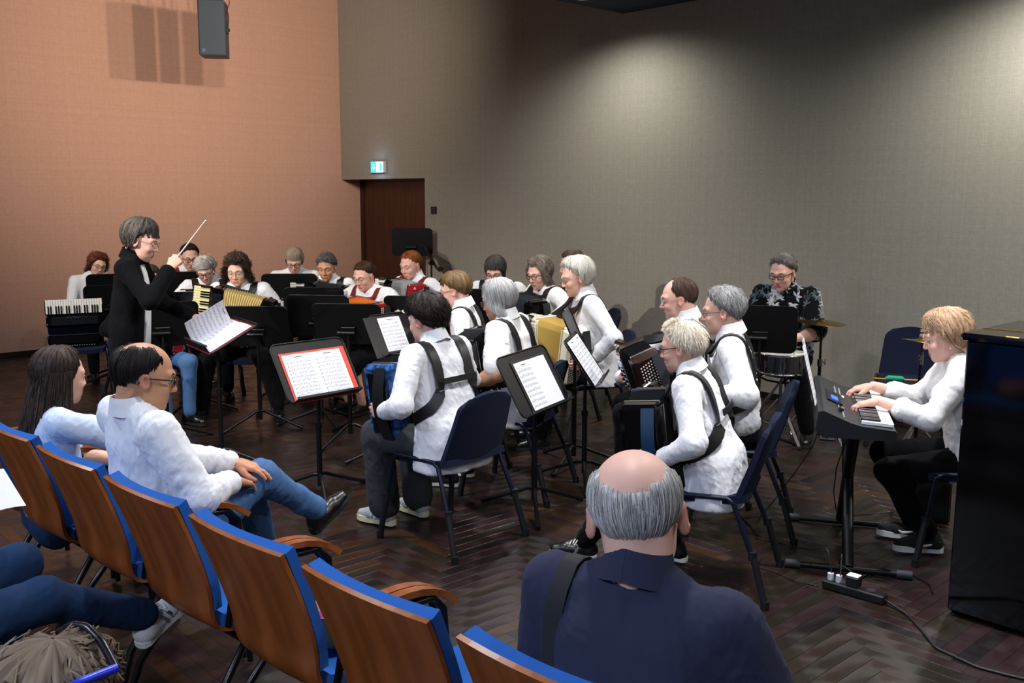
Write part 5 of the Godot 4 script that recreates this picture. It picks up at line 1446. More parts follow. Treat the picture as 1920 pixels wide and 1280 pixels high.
		if d.get("hem", 0.0) > 0.0:      # loose hem below the waist
			for x: float in [-1.0, 1.0]: s.cap(pel + Vector3(.07 * x, .04, -.012) * sc, pel + Vector3(.08 * x, -d.hem, -.02) * sc, .14 * g0, .152 * g0, .03, Vector3(1, 1, 1.1))
		if d.get("coat", 0.0) > 0.0:
			for x: float in [-1.0, 1.0]: s.cap(pel + Vector3(.055 * x, .05, 0) * sc, pel + Vector3(.075 * x, -d.coat, 0) * sc, .125 * g0, .125 * g0, .05, fz)
		# neck opening
		s.ell(nb + sd * .072 * sc + Vector3(0, 0, .032) * sc, Vector3(.058, .062, .064) * sc * d.get("neck", 1.0), .008, true)
		s.cut(pel + Vector3(0, -.045 - d.get("hem", 0.0) * .75 - d.get("coat", 0.0), 0) * sc, Vector3.DOWN)
		tsdf = s
		s.to(mb, d.get("fold", .012) * .6, wr, off)
		# collar
		if d.get("collar", true):
			var cl := MB.new()
			var ax := (sd * .8 + (nt - nb).normalized() * .2).normalized()
			var c0 := nb + sd * .034 * sc + (nt - nb).normalized() * .006
			for sgn: float in [-1.0, 1.0]:
				var f := func(u: float, w: float) -> Vector3:
					var a := lerpf(.28, PI, u) * sgn
					var rr := (.064 if d.get("kind", "f") == "m" else .060) * sc + w * .021
					var hgt := lerpf(.034, -.026, w) * sc + (-.012 * w * (1.0 - u) * 2.0) + .004
					var dirv := xl * sin(a) + (Vector3(0, 0, 1) - sd * sd.z).normalized() * cos(a) * 1.02
					return c0 + dirv * rr + ax * (hgt - .02 * (1.0 - u) * 1.2)
				cl.sheet(f, 14, 3, .004)
			mb.append(cl, Transform3D.IDENTITY)
		part(d.get("topname", "shirt"), mb, M[d.top], root)
	# ---- trousers
	if d.get("legs", true):
		var mb := MB.new()
		var mn := pel.min(tL[0]).min(tR[0]).min(fL).min(fR) - Vector3.ONE * .19
		var mx := pel.max(tL[0]).max(tR[0]).max(fL).max(fR) + Vector3.ONE * .19
		var s := SDF.new(mn, mx, cell)
		var lw: float = d.get("legw", 1.0)
		for x: float in [-1.0, 1.0]: s.cap(pel + Vector3(.06 * x, .05, -.01) * sc, pel + Vector3(.075 * x, -.04, 0) * sc, .105 * gi * sc, .108 * gi * sc, .04, Vector3(1, 1, 1.1))
		var skirt: bool = d.get("skirt", false)
		for e: Array in [[hipL, tL[0], fL], [hipR, tR[0], fR]]:
			s.cap(e[0], e[1], .086 * gi * sc, .066 * sc * lw, .03)
			var hem: float = 1.0 - d.get("bare", .0) * .9 - .05
			var low: Vector3 = (e[1] as Vector3).lerp(e[2], hem)
			s.cap(e[1], low, .064 * sc * lw, d.get("hemr", .052) * sc * lw, .025)
		if skirt:
			s.cap((tL[0] as Vector3), (tR[0] as Vector3), .07, .07, .05)
			s.cap(hipL.lerp(tL[0], .5), hipR.lerp(tR[0], .5), .085, .085, .05)
		s.to(mb, d.get("lfold", .012) * .6, wr, off + Vector3(5, 0, 0))
		part(d.get("legname", "trousers"), mb, M[d.get("leg", "black_cloth")], root)
		var tx: float = d.get("toe", .15)
		for e: Array in [[fL, 1.0, tL[0]], [fR, -1.0, tR[0]]]:
			var fd: Vector3 = d.get("footdl" if e[1] > 0.0 else "footdr", Vector3(tx * e[1], 0, 1))
			make_shoe(root, e[0], fd.normalized(), shoe, e[1], sc)
	# ---- hair
	if d.has("hair"):
		var st: Dictionary = d.hair
		var hm := make_hair(st, lin(d.hc[0]), lin(d.hc[1]), int(at.x * 977.0 + at.z * 131.0) & 0xffff)
		var h2 := MB.new()
		h2.append(hm, hx)
		part("hair", h2, vcol("hair", .55, .35), root)
		if st.get("bun", 0.0) > 0.0:
			var bm := MB.new()
			bm.col = lin(d.hc[0])
			bm.ball(hx * Vector3(0, .01, -.125), Vector3.ONE * st.bun, 14, 10)
			part("hair_bun", bm, vcol("hair", .55, .35), root)
	if d.has("curtain"):
		# long hair falling over neck and upper back
		var cm := MB.new()
		var cl: float = d.curtain
		var c0 := lin(d.hc[0]); var c1 := lin(d.hc[1])
		var S := func(u: float, v: float) -> Vector3:
			var a := lerpf(deg_to_rad(62), deg_to_rad(298), u)
			var r := lerpf(.088, .128, pow(v, 1.1)) + .012 * lump.get_noise_2d(u * 900.0, v * 40.0) * v
			return hc + Vector3(sin(a) * r * 1.08, .03 - cl * v * (1.0 + .10 * lump.get_noise_2d(u * 700.0, 5.0)), cos(a) * r - .012 - .045 * v) * hs
		cm.col = c0.lerp(c1, .3)
		cm.sheet(S, 60, 14, .01)
		rng.seed = 19
		for q in 420:
			var u := rng.randf(); var v0 := rng.randf() * .5; var v1 := minf(v0 + rng.randf_range(.3, .6), 1.03); var du := rng.randf_range(-.02, .02)
			var pts := []
			for k in 6:
				var w := k / 5.0
				var p: Vector3 = S.call(u + du * w, lerpf(v0, v1, w))
				pts.append(p + (Vector3(p.x - hc.x, 0, p.z - hc.z).normalized()) * rng.randf_range(.005, .009))
			cm.col = c0.lerp(c1, rng.randf()) * rng.randf_range(.8, 1.3)
			cm.tube(pts, [.0016, .002, .002, .002, .0016, .0006], 3)
		part("long_hair", cm, vcol("hair", .55, .35), root)
	if d.has("glasses"): make_glasses(root, hx, d.glasses, d.get("rim", .0016), d.get("gshape", 0))
	if d.get("earring", false):
		for x: float in [-1.0, 1.0]:
			var em := MB.new()
			em.ball(hx * Vector3(.083 * x, -.05, 0), Vector3.ONE * .005, 8, 6)
			part("earring", em, std("pearl", "e8e4dc", .2), root)
	return {"root": root, "at": at, "turn": turn, "nb": nb, "sd": sd, "shL": shL, "shR": shR, "chest": chest, "pel": pel, "hL": hL, "hR": hR, "xl": xl, "hx": hx, "kL": tL[0], "kR": tR[0], "fL": fL, "fR": fR, "sc": sc, "gi": gi, "sdf": tsdf}

var shoe_tpl := {}
func shoe_mb(low: bool) -> MB:
	if shoe_tpl.has(low): return shoe_tpl[low]
	var s := SDF.new(Vector3(-.065, -.02, -.1), Vector3(.065, .15, .21), .008)
	s.cap(Vector3(0, .04, -.035), Vector3(0, .036, .09), .038, .036, .02)
	s.cap(Vector3(0, .036, .09), Vector3(0, .03, .155), .038, .028, .02)
	if not low: s.cap(Vector3(0, .04, -.025), Vector3(0, .085, -.018), .037, .039, .02)
	s.cut(Vector3(0, .018, 0), Vector3.DOWN)
	var mb := MB.new()
	s.to(mb)
	shoe_tpl[low] = mb
	return mb
func make_shoe(root: Node3D, ank: Vector3, fd: Vector3, o: Dictionary, sgn: float, sc: float) -> void:
	var sdv := Vector3.UP.cross(fd).normalized()
	var up := fd.cross(sdv).normalized()
	var h := .085 * sc
	var b := ank - up * h
	var W := func(x: float, y: float, z: float) -> Vector3: return b + (sdv * x + up * y + fd * z) * sc
	var mb := MB.new()
	mb.append(shoe_mb(o.get("low", false)), Transform3D(Basis(sdv, up, fd) * Basis.from_scale(Vector3.ONE * sc), b))
	var sh := part("shoe", mb, M[o.get("m", "black_leather")], root)
	# sole
	var so := MB.new()
	var poly := PackedVector2Array()
	for q: Array in [[0, -.075], [.022, -.07], [.032, -.05], [.03, -.0], [.035, .06], [.041, .1], [.037, .145], [.02, .178], [0, .185]]: poly.append(Vector2(q[0], q[1]))
	for i in range(7, 0, -1): poly.append(Vector2(-poly[i].x, poly[i].y))
	var bs := Basis(sdv, fd, sdv.cross(fd)) * Basis.from_scale(Vector3(sc, sc, 1))
	so.prism(poly, o.get("sole", .022), Transform3D(bs, b + up * .012))
	part("sole", so, M[o.get("s", "black_rubber")], sh)
	if o.get("lace", "") != "":
		var lm := MB.new()
		for i in 5:
			var z := .045 + i * .018; var y := .088 - i * .0075
			lm.tube([W.call(-.026, y - .012, z), W.call(-.01, y, z + .004), W.call(.01, y, z + .006), W.call(.026, y - .012, z + .01)], .0036, 6)
		lm.tube([W.call(0, .092, .035), W.call(.035, .1, .03), W.call(.05, .075, .045)], .003, 6)
		lm.tube([W.call(0, .092, .035), W.call(-.035, .1, .03), W.call(-.05, .075, .045)], .003, 6)
		part("lace", lm, M[o.lace], sh)
	if o.get("stripe", "") != "":
		var lm := MB.new()
		for sg: float in [-1.0, 1.0]:
			lm = MB.new()
			for i in o.get("ns", 2):
				var z: float = .035 + i * .028
				lm.tube([W.call(.0365 * sg, .025, z + .01), W.call(.0385 * sg, .045, z), W.call(.034 * sg, .062, z - .01)], .007, 6, sdv, .25)
			part("stripe", lm, M[o.stripe], sh)
	if o.get("swoosh", false):
		var lm := MB.new()
		for sg: float in [-1.0, 1.0]:
			lm = MB.new()
			lm.tube([W.call(.034 * sg, .062, -.05), W.call(.0385 * sg, .048, -.01), W.call(.0395 * sg, .037, .03), W.call(.0385 * sg, .034, .05), W.call(.037 * sg, .045, .072)], [.0015, .004, .0075, .0085, .003], 6, sdv, .35)
			part("logo", lm, M["white_rubber"], sh)
# ---------------------------------------------------------------- mesh library
class MB:
	var v := PackedVector3Array()
	var n := PackedVector3Array()
	var c := PackedColorArray()
	var ix := PackedInt32Array()
	var uv := PackedVector2Array()
	var col := Color(1, 1, 1)
	func vt(p: Vector3, nn: Vector3) -> int:
		v.append(p); n.append(nn); c.append(col)
		return v.size() - 1
	func tri(a: int, b: int, d: int) -> void:
		var cr := (v[b] - v[a]).cross(v[d] - v[a])
		if cr.dot(n[a] + n[b] + n[d]) > 0.0:
			ix.append(a); ix.append(d); ix.append(b)
		else:
			ix.append(a); ix.append(b); ix.append(d)
	func quad(a: Vector3, b: Vector3, d: Vector3, e: Vector3, out: Vector3) -> void:
		var nn := (b - a).cross(e - a).normalized()
		if nn.dot(out) < 0.0: nn = -nn
		var i := vt(a, nn); vt(b, nn); vt(d, nn); vt(e, nn)
		tri(i, i + 1, i + 2); tri(i, i + 2, i + 3)
	func tri3(a: Vector3, b: Vector3, d: Vector3, out: Vector3) -> void:
		var nn := (b - a).cross(d - a).normalized()
		if nn.dot(out) < 0.0: nn = -nn
		var i := vt(a, nn); vt(b, nn); vt(d, nn)
		tri(i, i + 1, i + 2)
	# chamfered box
	func box(ctr: Vector3, size: Vector3, bs := Basis.IDENTITY, bev := 0.0) -> void:
		var h := size * 0.5
		bev = minf(bev, minf(h.x, minf(h.y, h.z)) * 0.95)
		var s := [-1.0, 1.0]
		if bev <= 0.0:
			for ax in 3:
				for sg: float in s:
					var d := Vector3.ZERO; d[ax] = sg
					var u := Vector3.ZERO; u[(ax + 1) % 3] = 1.0
					var w := Vector3.ZERO; w[(ax + 2) % 3] = 1.0
					var p := d * h; var uu := u * h; var ww := w * h
					quad(ctr + bs * (p - uu - ww), ctr + bs * (p + uu - ww), ctr + bs * (p + uu + ww), ctr + bs * (p - uu + ww), bs * d)
			return
		var k := h - Vector3.ONE * bev
		for ax in 3:
			var b1 := (ax + 1) % 3; var b2 := (ax + 2) % 3
			for sg: float in s:
				var d := Vector3.ZERO; d[ax] = sg
				var q: Array[Vector3] = []
				for e: Array in [[-1.0, -1.0], [1.0, -1.0], [1.0, 1.0], [-1.0, 1.0]]:
					var p := Vector3.ZERO; p[ax] = h[ax] * sg; p[b1] = k[b1] * e[0]; p[b2] = k[b2] * e[1]
					q.append(ctr + bs * p)
				quad(q[0], q[1], q[2], q[3], bs * d)
			# edges along ax
			for s1: float in s:
				for s2: float in s:
					var a := Vector3.ZERO; a[b1] = h[b1] * s1; a[b2] = k[b2] * s2
					var b := Vector3.ZERO; b[b1] = k[b1] * s1; b[b2] = h[b2] * s2
					var z0 := Vector3.ZERO; z0[ax] = k[ax]
					var o := Vector3.ZERO; o[b1] = s1; o[b2] = s2
					quad(ctr + bs * (a - z0), ctr + bs * (a + z0), ctr + bs * (b + z0), ctr + bs * (b - z0), bs * o)
		for s0: float in s:
			for s1: float in s:
				for s2: float in s:
					tri3(ctr + bs * Vector3(h.x * s0, k.y * s1, k.z * s2), ctr + bs * Vector3(k.x * s0, h.y * s1, k.z * s2), ctr + bs * Vector3(k.x * s0, k.y * s1, h.z * s2), bs * Vector3(s0, s1, s2))
	# swept tube; rad float or array; sx flattens along the frame's first axis
	func tube(pts: Array, rad, sides := 8, up := Vector3.UP, flat := 1.0) -> void:
		var m := pts.size()
		var base := v.size()
		var f1 := up
		for i in m:
			var p: Vector3 = pts[i]
			var t: Vector3
			if i == 0: t = pts[1] - pts[0]
			elif i == m - 1: t = pts[i] - pts[i - 1]
			else: t = pts[i + 1] - pts[i - 1]
			t = t.normalized()
			f1 = f1 - t * f1.dot(t)
			if f1.length() < 0.05:
				f1 = t.cross(Vector3(1, 0, 0))
				if f1.length() < 0.2: f1 = t.cross(Vector3(0, 0, 1))
			f1 = f1.normalized()
			var f2 := t.cross(f1)
			var r: float = rad[i] if rad is Array else rad
			for j in sides:
				var a := TAU * j / sides
				var d := f1 * cos(a) * flat + f2 * sin(a)
				vt(p + d * r, (f1 * cos(a) / flat + f2 * sin(a)).normalized())
		for i in m - 1:
			for j in sides:
				var a := base + i * sides + j; var b := base + i * sides + (j + 1) % sides
				tri(a, b, b + sides); tri(a, b + sides, a + sides)
		for e in 2:
			var i0 := 0 if e == 0 else m - 1
			var t: Vector3 = (pts[0] - pts[1]) if e == 0 else (pts[m - 1] - pts[m - 2])
			t = t.normalized()
			var ci := vt(pts[i0], t)
			for j in sides: vt(v[base + i0 * sides + j], t)
			for j in sides: tri(ci, ci + 1 + j, ci + 1 + (j + 1) % sides)
	# revolve profile [[r,y],...] about local Y
	func lathe(prof: Array, segs: int, xf := Transform3D.IDENTITY, sharp := false) -> void:
		var m := prof.size()
		var step := 2 if sharp else 1
		if sharp:
			for i in m - 1:
				_ring2(prof[i], prof[i + 1], segs, xf)
			return
		var base := v.size()
		for i in m:
			var pa: Array = prof[maxi(i - 1, 0)]; var pb: Array = prof[mini(i + 1, m - 1)]
			var dr: float = pb[0] - pa[0]; var dy: float = pb[1] - pa[1]
			var nn := Vector2(dy, -dr).normalized()
			for j in segs:
				var a := TAU * j / segs
				vt(xf * Vector3(cos(a) * prof[i][0], prof[i][1], sin(a) * prof[i][0]), (xf.basis * Vector3(cos(a) * nn.x, nn.y, sin(a) * nn.x)).normalized())
		for i in m - 1:
			for j in segs:
				var a := base + i * segs + j; var b := base + i * segs + (j + 1) % segs
				tri(a, b, b + segs); tri(a, b + segs, a + segs)
	func _ring2(pa: Array, pb: Array, segs: int, xf: Transform3D) -> void:
		var nn := Vector2(pb[1] - pa[1], -(pb[0] - pa[0])).normalized()
		var base := v.size()
		for q: Array in [pa, pb]:
			for j in segs:
				var a := TAU * j / segs
				vt(xf * Vector3(cos(a) * q[0], q[1], sin(a) * q[0]), (xf.basis * Vector3(cos(a) * nn.x, nn.y, sin(a) * nn.x)).normalized())
		for j in segs:
			var a := base + j; var b := base + (j + 1) % segs
			tri(a, b, b + segs); tri(a, b + segs, a + segs)
	func cyl(a: Vector3, b: Vector3, r: float, segs := 12) -> void:
		tube([a, b], r, segs)
	# extrude a polygon in local XY by depth along Z (centred)
	func prism(poly: PackedVector2Array, depth: float, xf := Transform3D.IDENTITY) -> void:
		var tr := Geometry2D.triangulate_polygon(poly)
		var m := poly.size()
		for sg: float in [-1.0, 1.0]:
			var nn := (xf.basis * Vector3(0, 0, sg)).normalized()
			var base := v.size()
			for p in poly: vt(xf * Vector3(p.x, p.y, sg * depth * 0.5), nn)
			for i in range(0, tr.size(), 3): tri(base + tr[i], base + tr[i + 1], base + tr[i + 2])
		var cw := Geometry2D.is_polygon_clockwise(poly)
		for i in m:
			var p := poly[i]; var q := poly[(i + 1) % m]
			var e := q - p
			var o := Vector2(e.y, -e.x) if not cw else Vector2(-e.y, e.x)
			quad(xf * Vector3(p.x, p.y, -depth * 0.5), xf * Vector3(q.x, q.y, -depth * 0.5), xf * Vector3(q.x, q.y, depth * 0.5), xf * Vector3(p.x, p.y, depth * 0.5), xf.basis * Vector3(o.x, o.y, 0))
	# curved sheet with thickness: f(u,v)->Vector3, both in 0..1
	func sheet(f: Callable, nu: int, nv: int, th: float) -> void:
		var P := PackedVector3Array(); var N := PackedVector3Array()
		var w := nu + 1
		for j in nv + 1:
			for i in w: P.append(f.call(float(i) / nu, float(j) / nv))
		for j in nv + 1:
			for i in w:
				var du := P[j * w + mini(i + 1, nu)] - P[j * w + maxi(i - 1, 0)]
				var dv := P[mini(j + 1, nv) * w + i] - P[maxi(j - 1, 0) * w + i]
				N.append(du.cross(dv).normalized())
		for sg: float in [1.0, -1.0]:
			var base := v.size()
			for q in P.size(): vt(P[q] + N[q] * sg * th * 0.5, N[q] * sg)
			for j in nv:
				for i in nu:
					var a := base + j * w + i
					tri(a, a + 1, a + w + 1); tri(a, a + w + 1, a + w)
		var loop: Array[int] = []
		for i in nu: loop.append(i)
		for j in nv: loop.append(j * w + nu)
		for i in nu: loop.append(nv * w + nu - i)
		for j in nv: loop.append((nv - j) * w)
		var cc := Vector3.ZERO
		for q in P: cc += q
		cc /= P.size()
		for q in loop.size():
			var a := loop[q]; var b := loop[(q + 1) % loop.size()]
			quad(P[a] + N[a] * th * .5, P[b] + N[b] * th * .5, P[b] - N[b] * th * .5, P[a] - N[a] * th * .5, (P[a] + P[b]) * .5 - cc)
	# strap: flat ribbon along pts with width along wdirs
	func ribbon(pts: Array, wdir, width: float, th: float) -> void:
		var m := pts.size()
		var W: Array[Vector3] = []; var T: Array[Vector3] = []
		for i in m:
			var t: Vector3 = (pts[mini(i + 1, m - 1)] - pts[maxi(i - 1, 0)]).normalized()
			var w: Vector3 = wdir[i] if wdir is Array else wdir
			w = (w - t * w.dot(t)).normalized()
			W.append(w); T.append(t.cross(w))
		for sgs: Array in [[0, 1.0], [0, -1.0], [1, 1.0], [1, -1.0]]:
			var base := v.size()
			for i in m:
				var o: Vector3; var e: Vector3
				if sgs[0] == 0:
					o = T[i] * sgs[1]; e = W[i] * width * .5
					vt(pts[i] + o * th * .5 - e, o); vt(pts[i] + o * th * .5 + e, o)
				else:
					o = W[i] * sgs[1]; e = T[i] * th * .5
					vt(pts[i] + o * width * .5 - e, o); vt(pts[i] + o * width * .5 + e, o)
			for i in m - 1:
				var a := base + i * 2
				tri(a, a + 1, a + 3); tri(a, a + 3, a + 2)
		for e in 2:
			var i := 0 if e == 0 else m - 1
			var o: Vector3 = (pts[0] - pts[1]) if e == 0 else (pts[m - 1] - pts[m - 2])
			var w := W[i] * width * .5; var t := T[i] * th * .5
			quad(pts[i] - w - t, pts[i] + w - t, pts[i] + w + t, pts[i] - w + t, o)
	func ball(ctr: Vector3, r: Vector3, su := 12, sv := 8) -> void:
		var base := v.size()
		for j in sv + 1:
			var e := PI * j / sv - PI / 2
			for i in su:
				var a := TAU * i / su
				var d := Vector3(cos(e) * cos(a), sin(e), cos(e) * sin(a))
				vt(ctr + d * r, (d / r).normalized())
		for j in sv:
			for i in su:
				var a := base + j * su + i; var b := base + j * su + (i + 1) % su
				tri(a, b, b + su); tri(a, b + su, a + su)
	func append(o: MB, xf: Transform3D, recol = null) -> void:
		var base := v.size()
		var flip := xf.basis.determinant() < 0.0
		var nb := xf.basis.inverse().transposed()
		for i in o.v.size():
			v.append(xf * o.v[i]); n.append((nb * o.n[i]).normalized())
			c.append(recol if recol != null else o.c[i])
		for i in range(0, o.ix.size(), 3):
			ix.append(base + o.ix[i])
			if flip:
				ix.append(base + o.ix[i + 2]); ix.append(base + o.ix[i + 1])
			else:
				ix.append(base + o.ix[i + 1]); ix.append(base + o.ix[i + 2])
	func mesh() -> ArrayMesh:
		var a := []
		a.resize(Mesh.ARRAY_MAX)
		a[Mesh.ARRAY_VERTEX] = v; a[Mesh.ARRAY_NORMAL] = n; a[Mesh.ARRAY_COLOR] = c; a[Mesh.ARRAY_INDEX] = ix
		if uv.size() == v.size(): a[Mesh.ARRAY_TEX_UV] = uv
		var m := ArrayMesh.new()
		m.add_surface_from_arrays(Mesh.PRIMITIVE_TRIANGLES, a)
		return m

# signed distance grid -> surface nets
class SDF:
	var cs: float
	var o: Vector3
	var nx: int; var ny: int; var nz: int
	var g := PackedFloat32Array()
	func _init(mn: Vector3, mx: Vector3, cell: float) -> void:
		cs = cell; o = mn
		nx = int((mx.x - mn.x) / cell) + 2; ny = int((mx.y - mn.y) / cell) + 2; nz = int((mx.z - mn.z) / cell) + 2
		g.resize(nx * ny * nz); g.fill(10.0)
	func cap(a: Vector3, b: Vector3, ra: float, rb: float, k: float, sc := Vector3.ONE) -> void:
		var rm := maxf(ra, rb)
		var pad := Vector3(rm / sc.x, rm / sc.y, rm / sc.z) + Vector3.ONE * (k + cs * 2.0)
		var mn := (Vector3(minf(a.x, b.x), minf(a.y, b.y), minf(a.z, b.z)) - pad - o) / cs
		var mx := (Vector3(maxf(a.x, b.x), maxf(a.y, b.y), maxf(a.z, b.z)) + pad - o) / cs
		var i0 := maxi(0, int(mn.x)); var i1 := mini(nx - 1, int(mx.x) + 1)
		var j0 := maxi(0, int(mn.y)); var j1 := mini(ny - 1, int(mx.y) + 1)
		var k0 := maxi(0, int(mn.z)); var k1 := mini(nz - 1, int(mx.z) + 1)
		var as_ := a * sc; var ba := (b - a) * sc
		var inv := 1.0 / maxf(ba.length_squared(), 1e-9)
		var dr := rb - ra
		var ik := 0.25 / k if k > 0.0 else 0.0
		for kk in range(k0, k1):
			for jj in range(j0, j1):
				var q := (kk * ny + jj) * nx
				var p := Vector3(o.x + i0 * cs, o.y + jj * cs, o.z + kk * cs) * sc - as_
				var dx := cs * sc.x
				for ii in range(i0, i1):
					var t := clampf(p.dot(ba) * inv, 0.0, 1.0)
					var d := (p - ba * t).length() - (ra + dr * t)
					p.x += dx
					var e := g[q + ii]
					var h := k - absf(e - d)
					if h > 0.0: g[q + ii] = minf(e, d) - h * h * ik
					elif d < e: g[q + ii] = d
	func ell(ct: Vector3, r: Vector3, k: float, neg := false, bs := Basis.IDENTITY) -> void:
		var rm := maxf(r.x, maxf(r.y, r.z))
		var pad := (r if bs == Basis.IDENTITY else Vector3.ONE * rm) + Vector3.ONE * (k + cs * 2.0)
		var mn := (ct - pad - o) / cs; var mx := (ct + pad - o) / cs
		var ik := 0.25 / k if k > 0.0 else 0.0
		var bi := bs.transposed()
		for kk in range(maxi(0, int(mn.z)), mini(nz - 1, int(mx.z) + 1)):
			for jj in range(maxi(0, int(mn.y)), mini(ny - 1, int(mx.y) + 1)):
				var q := (kk * ny + jj) * nx
				for ii in range(maxi(0, int(mn.x)), mini(nx - 1, int(mx.x) + 1)):
					var p := bi * (Vector3(o.x + ii * cs, o.y + jj * cs, o.z + kk * cs) - ct)
					var u := p / r
					var a := u.length()
					var b := (u / r).length()
					var d := a * (a - 1.0) / maxf(b, 1e-6)
					var e := g[q + ii]
					if neg:
						d = -d
						var h := k - absf(e - d)
						g[q + ii] = maxf(e, d) + (h * h * ik if h > 0.0 else 0.0)
					else:
						var h := k - absf(e - d)
						g[q + ii] = minf(e, d) - (h * h * ik if h > 0.0 else 0.0)
	func at(p: Vector3) -> float:
		var u := (p - o) / cs
		var i := clampi(int(u.x), 0, nx - 2); var j := clampi(int(u.y), 0, ny - 2); var k := clampi(int(u.z), 0, nz - 2)
		var f := Vector3(u.x - i, u.y - j, u.z - k)
		var q := (k * ny + j) * nx + i
		var w := nx * ny
		var a := lerpf(lerpf(g[q], g[q + 1], f.x), lerpf(g[q + nx], g[q + nx + 1], f.x), f.y)
		var b := lerpf(lerpf(g[q + w], g[q + w + 1], f.x), lerpf(g[q + w + nx], g[q + w + nx + 1], f.x), f.y)
		return lerpf(a, b, f.z)
	# cut away everything on the positive side of a plane
	func cut(pt: Vector3, nrm: Vector3) -> void:
		for kk in nz:
			for jj in ny:
				var q := (kk * ny + jj) * nx
				for ii in nx:
					if g[q + ii] < cs * 3.0:
						var d := (Vector3(o.x + ii * cs, o.y + jj * cs, o.z + kk * cs) - pt).dot(nrm)
						if d > g[q + ii]: g[q + ii] = d
	func to(mb: MB, amp := 0.0, ns: FastNoiseLite = null, off := Vector3.ZERO) -> void:
		var id := PackedInt32Array(); id.resize(g.size()); id.fill(-1)
		var base := mb.v.size()
		var sxy := nx * ny
		var lim := cs * 1.9
		var cells := PackedInt32Array()
		var co := PackedInt32Array([0, 1, nx, nx + 1, sxy, sxy + 1, sxy + nx, sxy + nx + 1])
		var eA := PackedInt32Array([0, 2, 4, 6, 0, 1, 4, 5, 0, 1, 2, 3])
		var eB := PackedInt32Array([1, 3, 5, 7, 2, 3, 6, 7, 4, 5, 6, 7])
		var cp := PackedVector3Array([Vector3(0, 0, 0), Vector3(1, 0, 0), Vector3(0, 1, 0), Vector3(1, 1, 0), Vector3(0, 0, 1), Vector3(1, 0, 1), Vector3(0, 1, 1), Vector3(1, 1, 1)])
		for kk in nz - 1:
			for jj in ny - 1:
				var q0 := (kk * ny + jj) * nx
				for ii in nx - 1:
					var q := q0 + ii
					if absf(g[q]) > lim: continue
					var m := 0
					for e in 8:
						if g[q + co[e]] < 0.0: m |= 1 << e
					if m == 0 or m == 255: continue
					var s := Vector3.ZERO; var cnt := 0
					for e in 12:
						var a := eA[e]; var b := eB[e]
						if ((m >> a) & 1) != ((m >> b) & 1):
							var ga := g[q + co[a]]; var gb := g[q + co[b]]
							s += cp[a].lerp(cp[b], ga / (ga - gb)); cnt += 1
					var p := o + (Vector3(ii, jj, kk) + s / cnt) * cs
					id[q] = mb.v.size()
					mb.v.append(p); mb.n.append(Vector3.ZERO); mb.c.append(mb.col)
					cells.append(q)
		var dA := [nx, sxy, 1]; var dB := [sxy, 1, nx]; var dE := [1, nx, sxy]
		for q in cells:
			for ax in 3:
				var s0 := g[q] < 0.0
				if s0 == (g[q + dE[ax]] < 0.0): continue
				var u: int = dA[ax]; var w: int = dB[ax]
				if q - u - w < 0: continue
				var a := id[q]; var b := id[q - u]; var d := id[q - u - w]; var e := id[q - w]
				if a < 0 or b < 0 or d < 0 or e < 0: continue
				var fn := (mb.v[d] - mb.v[a]).cross(mb.v[e] - mb.v[b])
				# orient: surface normal points to +axis when inside is at q
				var ex := fn[ax]
				var flip := (ex > 0.0) != s0
				if flip: fn = -fn
				mb.n[a] += fn; mb.n[b] += fn; mb.n[d] += fn; mb.n[e] += fn
				# clockwise front
				if flip:
					mb.ix.append_array(PackedInt32Array([a, b, d, a, d, e]))
				else:
					mb.ix.append_array(PackedInt32Array([a, d, b, a, e, d]))
		for i in range(base, mb.v.size()):
			mb.n[i] = mb.n[i].normalized()
		if amp > 0.0:
			for i in range(base, mb.v.size()):
				mb.v[i] += mb.n[i] * ns.get_noise_3dv((mb.v[i] + off) * Vector3(1, .5, 1)) * amp
			var nn := PackedVector3Array(); nn.resize(mb.v.size())
			var f0 := 0
			for f in range(f0, mb.ix.size(), 3):
				var a := mb.ix[f]
				if a < base: continue
				var b := mb.ix[f + 1]; var d := mb.ix[f + 2]
				var fn := (mb.v[d] - mb.v[a]).cross(mb.v[b] - mb.v[a])
				nn[a] += fn; nn[b] += fn; nn[d] += fn
			for i in range(base, mb.v.size()): mb.n[i] = nn[i].normalized()

# ---------------------------------------------------------------- scene helpers
var M := {}
var used := {}
func numbered(called: String) -> String:
	var k: int = used.get(called, 0)
	used[called] = k + 1
	return called if k == 0 else "%s_%03d" % [called, k]
func thing(called: String, label: String, category: String, at := Vector3.ZERO, turn := 0.0, group := "") -> Node3D:
	var t := Node3D.new()
	t.name = numbered(called)
	add_child(t)
	t.position = at; t.rotation.y = turn
	t.set_meta("label", label); t.set_meta("category", category)
	if group != "": t.set_meta("group", group)
	return t
func part(called: String, mb, m: Material, parent: Node3D, off := Vector3.ZERO, label := "") -> MeshInstance3D:
	var o := MeshInstance3D.new()
	o.name = called
	o.mesh = mb.mesh() if mb is MB else mb
	o.material_override = m
	o.position = off
	parent.add_child(o, true)
	if label != "": o.set_meta("label", label)
	return o
func struct(called: String, mb, m: Material) -> MeshInstance3D:
	var o := part(called, mb, m, self)
	o.set_meta("kind", "structure")
	return o
func dup(root: Node3D, at: Vector3, turn: float, label := "", group := "") -> Node3D:
	var r: Node3D = root.duplicate()
	var nm := String(root.name)
	if nm.length() > 4 and nm[-4] == "_" and nm.right(3).is_valid_int(): nm = nm.left(-4)
	r.name = numbered(nm)
	add_child(r)
	r.position = at; r.rotation.y = turn
	if label != "": r.set_meta("label", label)
	if group != "": r.set_meta("group", group)
	return r
func lin(hex: String) -> Color:
	return Color(hex).srgb_to_linear()
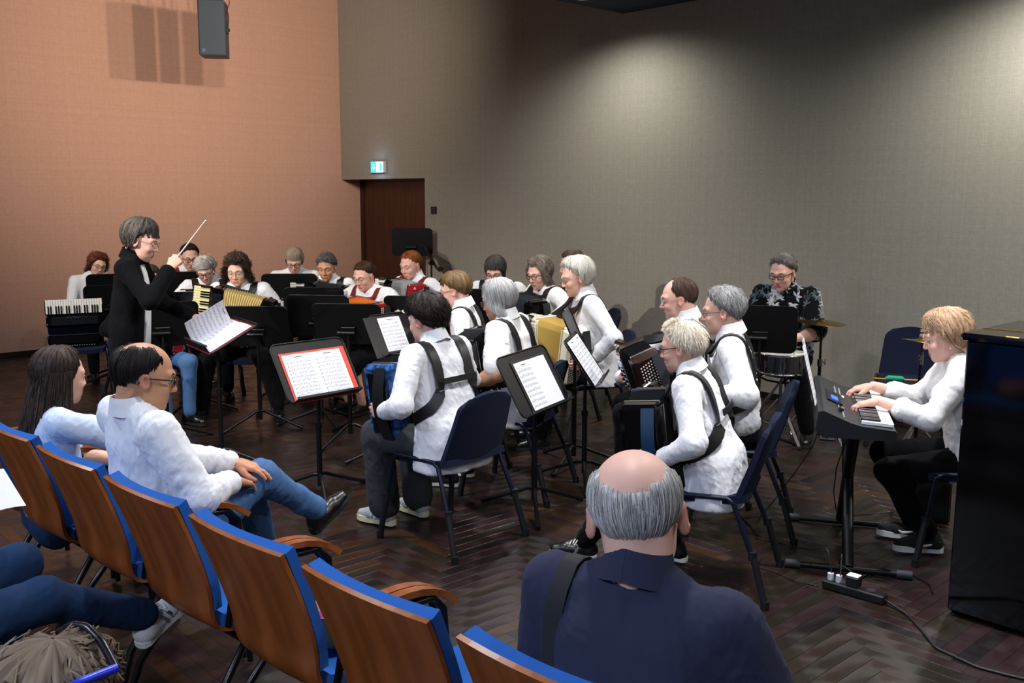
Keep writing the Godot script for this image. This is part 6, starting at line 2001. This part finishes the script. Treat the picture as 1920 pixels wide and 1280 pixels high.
func std(key: String, hex: String, rough := 0.6, metal := 0.0, spec := 0.5) -> StandardMaterial3D:
	if M.has(key): return M[key]
	var m := StandardMaterial3D.new()
	m.albedo_color = Color(hex); m.roughness = rough; m.metallic = metal; m.metallic_specular = spec
	M[key] = m
	return m
var ntex := {}
func noise_tex(key: String, freq: float, oct: int, c0: Color, c1: Color, normal := false, strength := 4.0, kind := FastNoiseLite.TYPE_SIMPLEX_SMOOTH, size := 256) -> NoiseTexture2D:
	if ntex.has(key): return ntex[key]
	var t := NoiseTexture2D.new()
	t.width = size; t.height = size; t.seamless = true
	var f := FastNoiseLite.new()
	f.noise_type = kind; f.frequency = freq; f.fractal_octaves = oct; f.seed = key.hash() & 0xffff
	t.noise = f
	if normal:
		t.as_normal_map = true; t.bump_strength = strength
	else:
		var gr := Gradient.new()
		gr.colors = PackedColorArray([c0, c1]); gr.offsets = PackedFloat32Array([0.25, 0.75])
		t.color_ramp = gr
	ntex[key] = t
	return t
func vcol(key: String, rough := 0.6, spec := 0.5) -> StandardMaterial3D:
	if M.has(key): return M[key]
	var m := StandardMaterial3D.new()
	m.vertex_color_use_as_albedo = true; m.roughness = rough; m.metallic_specular = spec
	M[key] = m
	return m
func cloth(key: String, hex: String, rough := 0.9, fold := 0.3, scale := 1.5) -> StandardMaterial3D:
	if M.has(key): return M[key]
	var m := std(key, hex, rough, 0.0, 0.2)
	m.normal_enabled = true
	m.normal_texture = noise_tex("folds", 0.007, 3, Color.BLACK, Color.WHITE, true, 14.0, FastNoiseLite.TYPE_SIMPLEX_SMOOTH, 512)
	var fn: FastNoiseLite = (m.normal_texture as NoiseTexture2D).noise
	fn.fractal_type = FastNoiseLite.FRACTAL_RIDGED; fn.domain_warp_enabled = true; fn.domain_warp_amplitude = 40.0; fn.domain_warp_frequency = .006
	m.normal_scale = fold
	m.uv1_triplanar = true; m.uv1_scale = Vector3(1, .7, 1) * scale
	m.rim_enabled = true; m.rim = 0.15; m.rim_tint = 0.5
	return m
